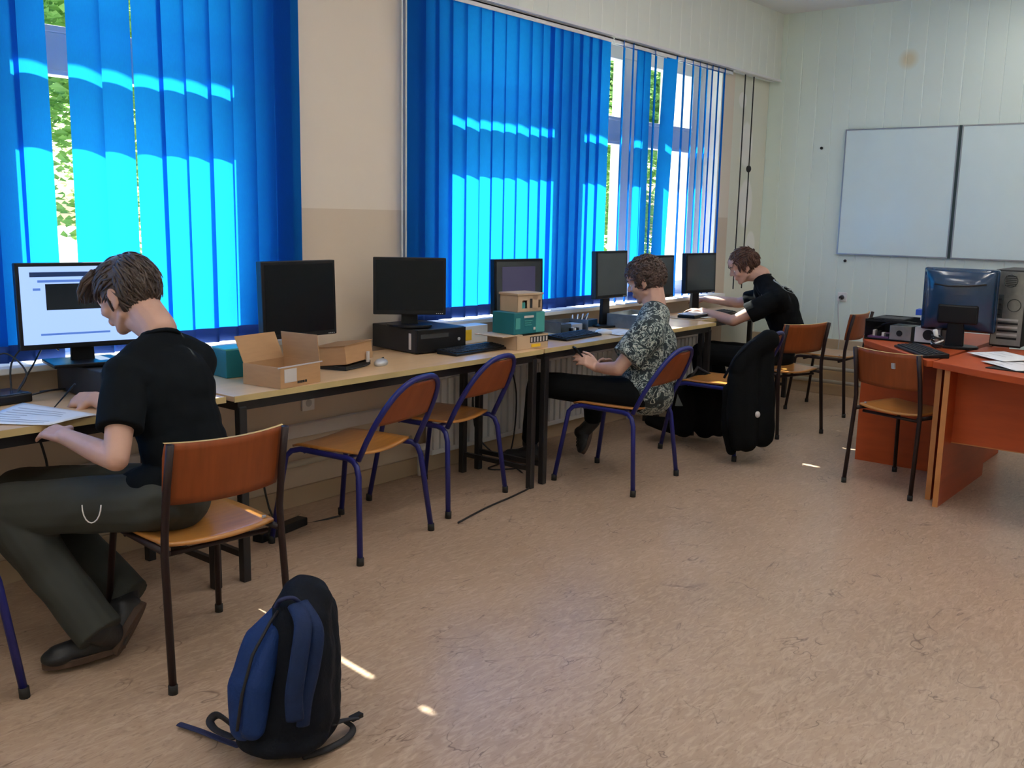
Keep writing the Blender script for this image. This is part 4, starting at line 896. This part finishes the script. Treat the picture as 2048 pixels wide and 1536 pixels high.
def person(name_label, J, shirt, pants, hairm, hairf, vox, root_loc, infl=.012, gender=None):
    """J: joints in world coordinates"""
    root = thing('person', name_label, 'person', root_loc)
    fr = J['front']; sp = (J['neck']-J['pelvis']).normalized(); rt, ff, uu = ortho(fr, sp); Rt = frame3(rt, ff, uu)
    fh = J['face'].normalized(); rh_ = fh.cross(J['headup']).normalized(); Rh = frame3(rh_, fh, rh_.cross(fh)); hc = J['head']; k = J.get('hk', 1)
    mb = MB(); build_head(mb, hc, Rh, k)
    hp = lambda x, y, z: hc+Rh @ (Vector((x, y, z))*k)
    mb.cap(hp(0, -.030, -.035), J['neck'], .056*k, .060); mb.cap(hp(0, .01, -.06), J['neck']+ff*.02, .045*k, .052)
    ch = J['chest']; pe = J['pelvis']; mid = (ch+pe)/2+J.get('bend', Vector())
    mb.ell(ch, (.155, .105, .17), Rt); mb.ell(mid, (.135, .10, .16), Rt); mb.ell(pe, (.15, .11, .12), Rt)
    mb.cap(J['neck']-uu*.02, (J['ls']+J['rs'])/2, .055, .06)
    for s, a, b_, c_ in (('l', 'ls', 'le', 'lw'), ('r', 'rs', 're', 'rw')):
        mb.cap(J['neck']-uu*.04, J[a], .05, .052); mb.chain([J[a], J[b_]], [.052, .040]); mid2 = J[b_].lerp(J[c_], .3)
        mb.chain([J[b_], mid2, J[c_]], [.039, .040, .027])
    for a, b_, c_ in (('lh', 'lk', 'la'), ('rh', 'rk', 'ra')):
        mb.chain([J[a], J[b_]], [.078, .052]); mb.chain([J[b_], J[b_].lerp(J[c_], .3), J[c_]], [.05, .052, .034])
    for (w_, f, bk_, th, cu) in J['hands']: hand(mb, w_, f, bk_, th, cu)
    inv = Matrix.Translation(-Vector(root_loc)); 
    def fin(o): o.data.transform(inv); o.parent = root; return o
    body = fin(mb.voxel('body', M['skin'], None, vox, 7, .5))
    # shirt: torso and short sleeves
    s = MB(); i = infl
    s.ell(ch, (.160+i, .112+i, .175), Rt); s.ell(ch.lerp(mid, .5), (.152+i, .108+i, .15), Rt); s.ell(mid, (.145+i, .108+i, .15), Rt); s.ell(pe+uu*.02, (.152+i, .112+i, .10), Rt)
    if J.get('long'): s.ell(pe-uu*.03, (.165+i, .125+i, .13), Rt)
    if J.get('hemf'): s.ell(pe+ff*.05+uu*.02, (.155+i, .125+i, .09), Rt)
    for a, b_ in (('ls', 'le'), ('rs', 're')):
        s.cap(J['neck']-uu*.055, J[a], .052+i, .057+i); s.cap(J[a], ch, .06+i, .10); cut = J[a].lerp(J[b_], J.get('sleeve', .62)); d = (J[b_]-J[a]).normalized()
        s.tube([J[a], J[a].lerp(cut, .5), cut], [.055+i, .056+i, .058+i], 18)
    s.cap(J['neck']-uu*.055+ff*.002, ch, .074, .09)
    sh = fin(s.voxel('shirt', shirt, None, max(vox, .006), 9, .5, disp=lambda p: .007*noise.noise(p*7)+.004*noise.noise(p*17)+.004*math.sin(22*p.dot(sp)+6*noise.noise(p*5))*max(0, noise.noise(p*3+Vector((4, 1, 2))))))
    co_ = MB(); nb = J['neck']-uu*.032+ff*.004
    co_.tube([nb+rt*(math.cos(a*PI/10)*.068)+ff*(math.sin(a*PI/10)*.064)+uu*(.0-.018*math.sin(a*PI/10)) for a in range(20)], .008, 8, closed=True)
    o = co_.build('collar', shirt, sh, smooth=True); o.data.transform(inv)
    # trousers
    t = MB(); t.ell(pe-uu*.01, (.158, .118, .115), Rt)
    for a, b_, c_ in (('lh', 'lk', 'la'), ('rh', 'rk', 'ra')):
        g_ = J.get('baggy', 0); t.chain([J[a], J[b_]], [.098, .074+g_]); t.chain([J[b_], J[b_].lerp(J[c_], .35)], [.073+g_, .069+g_]); e = J[b_].lerp(J[c_], J.get('hem', .95)); t.tube([J[b_].lerp(J[c_], .3), J[b_].lerp(J[c_], .65), e], [.069+g_, .062+g_, .056+g_*1.2], 16)
    fin(t.voxel('trousers', pants, None, max(vox, .006), 8, .5, disp=lambda p: .006*noise.noise(p*9)+.006*math.sin(38*p.z+10*noise.noise(p*4))*max(0, noise.noise(p*4+Vector((9, 0, 3))))))
    # shoes
    for a, toe, hl in (('la', 'lt', 'lheel'), ('ra', 'rt', 'rheel')):
        A = J[a]; Tt = J[toe]; H = J[hl]; up = J[a+'up']; fdir = (Tt-H).normalized(); lt = fdir.cross(up).normalized(); up = lt.cross(fdir)
        sb = MB(); Rs = frame3(lt, fdir, up)
        sb.ell(H+fdir*.035+up*.045, (.036, .045, .045), Rs); sb.cap(H+fdir*.06+up*.04, Tt-fdir*.05+up*.03, .042, .038); sb.ell(Tt-fdir*.055+up*.028, (.046, .058, .030), Rs); sb.cap(A+(A-H).normalized()*.01, H+fdir*.045+up*.055, .045, .046); sb.cap(H+fdir*.05+up*.07, Tt-fdir*.11+up*.04, .040, .036)
        so_ = fin(sb.voxel('shoe', M['shoe'], None, .005, 5, .5))
        outl = []; n_ = 28; Ln = (Tt-H).length
        for q in range(n_):
            an = 2*PI*q/n_; yy = Ln/2+Ln/2*math.cos(an); ww = (.036+.013*(yy/Ln))*math.sin(an)
            outl.append(H+fdir*yy+lt*ww)
        so2 = MB(); m_ = len(outl); so2.add([p-up*.004 for p in outl]+[p+up*.020 for p in outl], [tuple(range(m_-1, -1, -1)), tuple(range(m_, 2*m_))]+[(q, (q+1) % m_, m_+(q+1) % m_, m_+q) for q in range(m_)])
        o = so2.build('sole', M['sole'], so_, bevel=.003); o.data.transform(inv)
        lc = MB()
        for q in range(4): cc = H+fdir*(Ln*.42+q*.022)+up*(.078-q*.006); lc.tube([cc-lt*.02, cc+up*.006, cc+lt*.02], .003, 6)
        o = lc.build('laces', M['lace'] if J.get('lacebright') else M['rubber'], so_, smooth=True); o.data.transform(inv)
    hb = hairf(hc, Rh, k); o = hb.build('hair', hairm, root, smooth=True); o.data.transform(inv)
    n0 = len(bpy.data.objects); before = set(bpy.data.objects); head_extras(root, hc, Rh, k)
    for o in set(bpy.data.objects)-before: o.data.transform(inv)
    return root, sh, Rt, Rh
V = Vector
# --- the man reading paper
def hl1(v):
    if v.z > .075: return True
    if v.y > .045: return v.z > .062
    if v.y > -.005: return v.z > .012-.0*v.y if abs(v.x) > .02 else True
    return v.z > -.074
def flow1(p):
    if p.y > -.03 and p.z > .02: return V((p.x*4, 1.0, -.25))
    return V((0, -.25 if p.y < 0 else .1, -1))
def hair1(c, R, k):
    b = hair_mesh(c, R, k, 'plain', 620, .0068, 11, .075, flow1, hl1, .28)
    rr = random.Random(5)
    for i in range(60):                                   # forelock hanging over the brow
        x = rr.uniform(-.055, .055); z = rr.uniform(.085, .115); p = [V((x, .05, z)), V((x*1.05+rr.gauss(0, .004), .092, z-.012)), V((x*1.1, .120, z-.035)), V((x*1.12+rr.gauss(0, .006), .132+rr.uniform(-.006, .008), z-.062+rr.uniform(-.01, .01)))]
        b.tube([c+R @ (q*k) for q in p], [.008, .010, .008, .002], 6, flat=.6)
    return b
front1 = V((-.2, .98, 0)).normalized(); lat1 = V((-.98, -.2, 0))
pel = PD(338, 992, 3.25); ch = PD(342, 790, 3.29); nk = PD(318, 658, 3.32)
head1 = PD(256, 592, 3.37)
face1 = V((-.388, .826, -.41)).normalized()
J1 = dict(pelvis=pel, chest=ch, neck=nk, front=front1, head=head1, face=face1, headup=V((0, 0, 1)), hk=1.07,
          ls=ch+lat1*.165+V((0, .03, .085)), rs=ch-lat1*.165+V((0, .06, .085)), le=PD(232, 918, 3.02), lw=PD(128, 872, 3.17), re=PD(262, 838, 3.50), rw=PD(190, 797, 3.54),
          lh=PD(310, 1003, 3.17), rh=PD(345, 980, 3.36), lk=PD(12, 1020, 3.27), rk=PD(40, 985, 3.55), la=PD(196, 1262, 3.2), ra=PD(256, 1190, 3.42), sleeve=.66, hem=1.03, baggy=.018, hemf=1, lacebright=True,
          lt=PZ(84, 1338, .02), lheel=PZ(252, 1292, .03), laup=V((0, 0, 1)), rt=PZ(232, 1312, .015), rheel=PD(292, 1205, 3.38), raup=V((-.6, .75, .3)).normalized(),
          bend=V((.04, -.02, 0)))
hl_f = (PD(62, 850, 3.27)-J1['lw']); hr_f = (PD(122, 801, 3.58)-J1['rw'])
J1['hands'] = [(J1['lw'], hl_f, V((-.25, -.55, .8)), 1, .42), (J1['rw'], hr_f, V((-.2, -.6, .77)), -1, .8)]
p1, sh1, Rt1, Rh1 = person('man in a plain black T-shirt and olive trousers bending over a paper at the desk', J1, M['bshirt'], M['olive'], M['hair'], hair1, .0045, (1.72, 2.86, 0), .014)
c_ = MB().tube([PD(183+19*math.cos(a*PI/10), 1010+36*math.sin(a*PI/10), 3.035) for a in range(11)], .0022, 6).build('pocket_cord', M['label'], p1, smooth=True); c_.data.transform(Matrix.Translation((-1.72, -2.86, 0)))

# --- the man in the patterned shirt
def hl2(v):
    if v.z > .06: return True
    if v.y > .045: return v.z > .055
    if v.y > -.01: return v.z > -.0
    return v.z > -.080
def hair2(c, R, k): 
    b = hair_mesh(c, R, k, 'curly', 700, .0075, 21, .055, lambda p: V((p.x*3, .35, -.4 if p.z < .06 else .1)), hl2, .9)
    rr = random.Random(8)
    for i in range(190):
        d = V((rr.gauss(0, 1), rr.gauss(0, 1), abs(rr.gauss(0, 1)))).normalized(); p = V((d.x*.083, d.y*.106-.01, d.z*.10+.04))
        if not hl2(p): continue
        u = d.cross(V((rr.gauss(0, 1), rr.gauss(0, 1), rr.gauss(0, 1)))).normalized(); w = d.cross(u); r_ = rr.uniform(.008, .014)
        b.tube([c+R @ ((p+d*.004*q/3+u*math.cos(q*.9)*r_+w*math.sin(q*.9)*r_)*k) for q in range(8)], .0042*k, 5)
    return b
front2 = V((-.38, .92, 0)).normalized(); lat2 = V((-.92, -.38, 0))
pel = PD(1293, 775, 5.60); ch = PD(1302, 693, 5.62); nk = PD(1312, 611, 5.66)
J2 = dict(pelvis=pel, chest=ch, neck=nk, front=front2, head=PD(1292, 563, 5.69), face=V((-.30, .86, -.34)), headup=V((0, 0, 1)), hk=1.05,
          ls=ch+lat2*.17+V((0, .0, .09)), rs=ch-lat2*.17+V((0, .03, .09)), le=PD(1236, 738, 5.42), lw=PD(1194, 735, 5.55), re=PD(1285, 740, 5.8), rw=PD(1222, 732, 5.72),
          lh=PD(1268, 790, 5.5), rh=PD(1305, 785, 5.72), lk=PD(1078, 768, 5.74), rk=PD(1190, 775, 6.12), la=PD(1060, 888, 6.0), ra=PD(1186, 845, 6.25), sleeve=.72, hem=.93,
          lt=PZ(1003, 918, .02), lheel=PZ(1080, 925, .02), laup=V((0, 0, 1)), rt=PZ(1168, 908, .015), rheel=PD(1183, 862, 6.3), raup=V((-.75, .55, .3)).normalized(), long=1)
J2['hands'] = [(J2['lw'], PD(1164, 716, 5.52)-J2['lw'], V((-.3, -.8, .4)), 1, .8), (J2['rw'], PD(1168, 712, 5.62)-J2['rw'], V((.2, .6, .7)), -1, .8)]
person('man with curly brown hair in a black and white leaf-patterned shirt, hands in his lap', J2, M['camo'], M['bpants'], M['hair2'], hair2, .006, (4.66, 3.0, 0), .038)
ph = MB().box(-.035, .035, -.005, .005, -.07, .07).build('phone', M['blk'], bevel=.003); tag(ph, 'dark phone held in both hands by the man in the patterned shirt', 'phone'); ph.location = PD(1162, 712, 5.56); ph.rotation_euler = (-.7, 0, .9)

# --- the man by the corner
def hl3(v):
    if v.z > .07: return True
    if v.y > .05: return v.z > .065
    if v.y > -.01: return v.z > .015
    return v.z > -.062
def hair3(c, R, k): return hair_mesh(c, R, k, 'plain', 420, .0065, 31, .045, lambda p: V((p.x*3, .8 if p.z > .07 else 0, -.1 if p.z > .07 else -1)), hl3, .3)
front3 = V((-.55, .83, 0)).normalized(); lat3 = V((-.83, -.55, 0))
pel = PD(1556, 712, 7.22); ch = PD(1562, 618, 7.22); nk = PD(1524, 549, 7.26)
J3 = dict(pelvis=pel, chest=ch, neck=nk, front=front3, head=PD(1488, 533, 7.28), face=V((-.55, .68, -.42)), headup=V((0, 0, 1)), hk=1.05,
          ls=ch+lat3*.17+V((-.06, .03, .09)), rs=ch-lat3*.15+V((-.04, .10, .07)), le=PD(1466, 642, 7.1), lw=PD(1404, 622, 7.36), re=PD(1478, 606, 7.52), rw=PD(1412, 598, 7.66),
          lh=PD(1530, 722, 7.15), rh=PD(1540, 715, 7.36), lk=PD(1402, 705, 7.2), rk=PD(1425, 700, 7.5), la=PD(1412, 820, 7.35), ra=PD(1450, 815, 7.5), sleeve=.66, hem=.93,
          lt=PZ(1375, 838, .02), lheel=PZ(1432, 836, .02), laup=V((0, 0, 1)), rt=PZ(1420, 822, .02), rheel=PZ(1466, 822, .02), raup=V((0, 0, 1)), bend=V((.07, -.03, .02)))
J3['hands'] = [(J3['lw'], PD(1366, 616, 7.5)-J3['lw'], V((0, -.2, .95)), -1, .45), (J3['rw'], PD(1378, 597, 7.75)-J3['rw'], V((0, -.2, .95)), 1, .45)]
p3, sh3, Rt3, Rh3 = person('man with short reddish-brown hair in a black T-shirt with a pale print on its back', J3, M['bshirt3'], M['bpants'], M['hair3'], hair3, .006, (6.75, 3.0, 0), .018)
def print_on(shirt, root, strokes, r=.004):
    dg = bpy.context.evaluated_depsgraph_get(); me = shirt.data; off = Vector(root.location)
    bvh = BVHTree.FromPolygons([v.co+off for v in me.vertices], [tuple(p.vertices) for p in me.polygons]); b = MB(); fronts = Vector((.84, .54, 0))
    for st in strokes:
        pts = []
        for (a, z_) in st:
            o = base_p+side_v*a+Vector((0, 0, z_)); hit = bvh.ray_cast(o+out_v*.5, -out_v)
            if hit[0] is not None: pts.append(hit[0]+hit[1]*.002-off)
        if len(pts) > 1: b.tube(pts, r, 6, flat=.5)
    return b.build('back_print', mat('grey_print_on_cloth', (.34, .38, .38), .8), shirt, smooth=True)
out_v = (CAM-J3['chest']); out_v.z = 0; out_v = (out_v.normalized()+Vector((.75, -.1, .35))).normalized(); side_v = out_v.cross(Vector((0, 0, 1))).normalized()*-1; base_p = J3['chest']+Vector((-.02, 0, .15))
def oval(cx, cz, rx, rz, a0=0, a1=360): return [(cx+rx*math.cos(math.radians(a)), cz+rz*math.sin(math.radians(a))) for a in range(a0, a1+1, 20)]
print_on(sh3, p3, [oval(-.075, .03, .02, .04, 90, 270), oval(-.03, .02, .022, .04), oval(.02, .005, .018, .02, 20, 250), oval(.02, -.03, .018, .018, -160, 100), oval(.055, -.02, .02, .04, -90, 90), [(-.09, -.05), (-.03, -.06), (.03, -.09)]], .006)

# ------------------------------------------------------------------ backpack in the foreground
bp = thing('backpack', 'dark navy and blue backpack standing on the floor in the foreground', 'backpack', (1.60, 2.16, 0)); BI = Matrix.Translation((-1.60, -2.16, 0))
def bfin(o, par=None): o.data.transform(BI); o.parent = par or bp; return o
B = lambda x, y, d=2.72: PD(x, y, d)
m_ = MB()
m_.chain([B(585, 1430), B(592, 1330), B(600, 1240), B(612, 1200, 2.75)], [.115, .108, .088, .074]); m_.chain([B(520, 1440, 2.68), B(540, 1330, 2.70), B(570, 1240, 2.73)], [.075, .070, .05])
m_.chain([B(622, 1430, 2.78), B(628, 1330, 2.78), B(622, 1230, 2.80)], [.085, .08, .07]); m_.ell(B(565, 1470, 2.70), (.13, .10, .05), frame3(RT, Vector((RT.y*-1, RT.x, 0)), Vector((0, 0, 1))))
main = bfin(m_.voxel('main_compartment', M['navy'], None, .006, 10, .5, disp=lambda p: .006*noise.noise(p*9)+.003*noise.noise(p*25)))
m_ = MB(); m_.chain([B(622, 1420, 2.82), B(628, 1300, 2.84), B(622, 1225, 2.84), B(618, 1195, 2.84)], [.062, .078, .078, .062])
bfin(m_.voxel('back_panel', M['navy'], None, .006, 8, .5, disp=lambda p: .004*noise.noise(p*12)))
m_ = MB(); m_.chain([B(488, 1452, 2.64), B(492, 1370, 2.645), B(520, 1280, 2.67), B(556, 1228, 2.70)], [.040, .050, .044, .026]); m_.chain([B(505, 1455, 2.61), B(515, 1370, 2.61), B(545, 1270, 2.65)], [.034, .040, .028])
fp = bfin(m_.voxel('front_pocket', M['bpblue'], None, .005, 8, .5, disp=lambda p: .004*noise.noise(p*11)))
bfin(MB().tube([B(474, 1462, 2.585), B(484, 1390, 2.58), B(505, 1310, 2.59), B(540, 1245, 2.63), B(556, 1222, 2.66)], .0045, 6).build('zip', M['bstrap'], None, smooth=True), bp)
def smooth_path(P0, n=6):
    P0 = [Vector(p) for p in P0]; out = []
    for k in range(len(P0)-1):
        p_ = P0[max(0, k-1)]; a = P0[k]; b = P0[k+1]; n_ = P0[min(len(P0)-1, k+2)]
        for q in range(n):
            t = q/n; out.append(.5*((2*a)+(-p_+b)*t+(2*p_-5*a+4*b-n_)*t*t+(-p_+3*a-3*b+n_)*t**3))
    return out+[P0[-1]]
def ribbon(pts, w, nm, mm, th=.006):
    return bfin(MB().tube(smooth_path(pts), w, 10, flat=th/w).build(nm, mm, None, smooth=True))
ribbon([B(592, 1212, 2.64), B(606, 1250, 2.585), B(598, 1320, 2.56), B(588, 1390, 2.565), B(590, 1440, 2.58)], .024, 'shoulder_strap', M['dimblue'], .012)
ribbon([B(604, 1206, 2.65), B(634, 1258, 2.61), B(628, 1330, 2.60), B(612, 1400, 2.60), B(606, 1450, 2.61)], .020, 'shoulder_strap', M['dimblue'], .012)
ribbon([B(552, 1214, 2.66), B(562, 1200, 2.64), B(585, 1196, 2.64), B(600, 1206, 2.66)], .008, 'grab_handle', M['strap'], .006)
gz = lambda x, y, z=.012: PZ(x, y, z)
ribbon([gz(478, 1492, .05), gz(440, 1478), gz(400, 1462), gz(358, 1448)], .012, 'webbing_strap', M['strap'], .004)
ribbon([gz(470, 1476, .07), gz(432, 1460, .05), gz(420, 1442, .05), gz(436, 1430, .07), gz(462, 1448, .08)], .012, 'webbing_strap', M['bstrap'], .005)
ribbon([gz(660, 1450, .08), gz(682, 1442, .05), gz(714, 1436, .035)], .013, 'webbing_strap', M['bstrap'], .005)
ribbon([gz(690, 1442, .03), gz(706, 1456, .015), gz(694, 1476), gz(650, 1500), gz(605, 1514)], .010, 'webbing_strap', M['bstrap'], .005)
bfin(MB().box(-.02, .02, -.01, .01, 0, .012).build('buckle', M['blk'], None)).location = gz(712, 1437, .03)-Vector((0, 0, 0))
t_ = bfin(MB().add([gz(562, 1500), gz(590, 1510), gz(598, 1494, .02), gz(570, 1488, .02)], [(0, 1, 2, 3)]).build('care_tag', M['label'], None, solid=.001))
bfin(MB().add([gz(592, 1500, .015), gz(606, 1502, .015), gz(606, 1490, .03), gz(594, 1489, .03)], [(0, 1, 2, 3)]).build('red_tag', M['red'], None, solid=.001))
o = bpy.data.objects['buckle']; o.location = (o.location.x-1.60, o.location.y-2.16, o.location.z); o.data.transform(BI.inverted())

# ------------------------------------------------------------------ coat on the chair and bag behind it
ct = thing('coat', 'black coat hanging over the hoop back of an empty blue chair', 'coat', (5.86, 2.72, 0)); CI = Matrix.Translation((-5.86, -2.72, 0))
K = lambda x, y, d: PD(x, y, d)
m_ = MB(); D0 = 6.10
m_.chain([K(1536, 680, D0-.04), K(1508, 698, D0-.06), K(1475, 740, D0-.08)], [.07, .065, .055])
m_.chain([K(1528, 700, D0), K(1526, 790, D0-.02), K(1522, 870, D0-.02)], [.065, .075, .075]); m_.chain([K(1500, 715, D0-.05), K(1488, 800, D0-.06), K(1490, 880, D0-.06)], [.065, .085, .075])
m_.chain([K(1472, 760, D0-.08), K(1470, 840, D0-.08), K(1474, 892, D0-.08)], [.055, .06, .04]); m_.chain([K(1532, 690, D0+.05), K(1530, 800, D0+.05), K(1524, 880, D0+.04)], [.05, .05, .045])
o = m_.voxel('coat_body', M['coat'], None, .009, 9, .5, disp=lambda p: .014*noise.noise(V((p.x*8, p.y*8, p.z*2)))+.004*noise.noise(p*18)); o.data.transform(CI); o.parent = ct
o = MB().tube([K(1448, 756, D0-.12), K(1470, 715, D0-.12), K(1500, 686, D0-.10), K(1536, 668, D0-.04)], .008, 8).build('collar_seam', M['navy'], ct, smooth=True); o.data.transform(CI)
o = MB().ell(K(1515, 829, D0-.125), (.016, .016, .02)).build('badge', M['label'], ct, smooth=True); o.data.transform(CI)
o = MB().chain([K(1462, 780, D0-.05), K(1455, 850, D0-.02), K(1462, 900, D0)], [.05, .045, .035]).voxel('sleeve', M['coat'], None, .009, 6, .5, disp=lambda p: .008*noise.noise(p*12)); o.data.transform(CI); o.parent = ct
bg_ = thing('bag', 'black bag with a grey triangle mark slumped on the floor behind the coat chair', 'bag', (6.0, 3.05, 0)); GI = Matrix.Translation((-6.0, -3.05, 0))
m_ = MB(); D1 = 6.62
m_.chain([K(1362, 790, D1), K(1368, 850, D1)], [.10, .085]); m_.chain([K(1400, 775, D1+.04), K(1410, 850, D1+.04)], [.12, .09]); m_.chain([K(1436, 790, D1+.05), K(1440, 855, D1)], [.08, .07]); m_.chain([K(1300, 842, 6.62), K(1350, 852, 6.6)], [.035, .06])
o = m_.voxel('bag_body', M['coat'], None, .009, 8, .5, disp=lambda p: .01*noise.noise(p*9)); o.data.transform(GI); o.parent = bg_
q = [K(1350, 812, D1-.115), K(1366, 812, D1-.115), K(1355, 788, D1-.115)]
o = MB().add(q+[p+FW*.01 for p in q], [(0, 1, 2), (5, 4, 3), (0, 3, 4, 1), (1, 4, 5, 2), (2, 5, 3, 0)]).build('triangle_mark', M['scrgrey'], bg_); o.data.transform(GI)
o = MB().tube([K(1380, 760, D1-.04), K(1395, 735, D1), K(1420, 750, D1)], .012, 8).build('grab_handle', M['bstrap'], bg_, smooth=True); o.data.transform(GI)
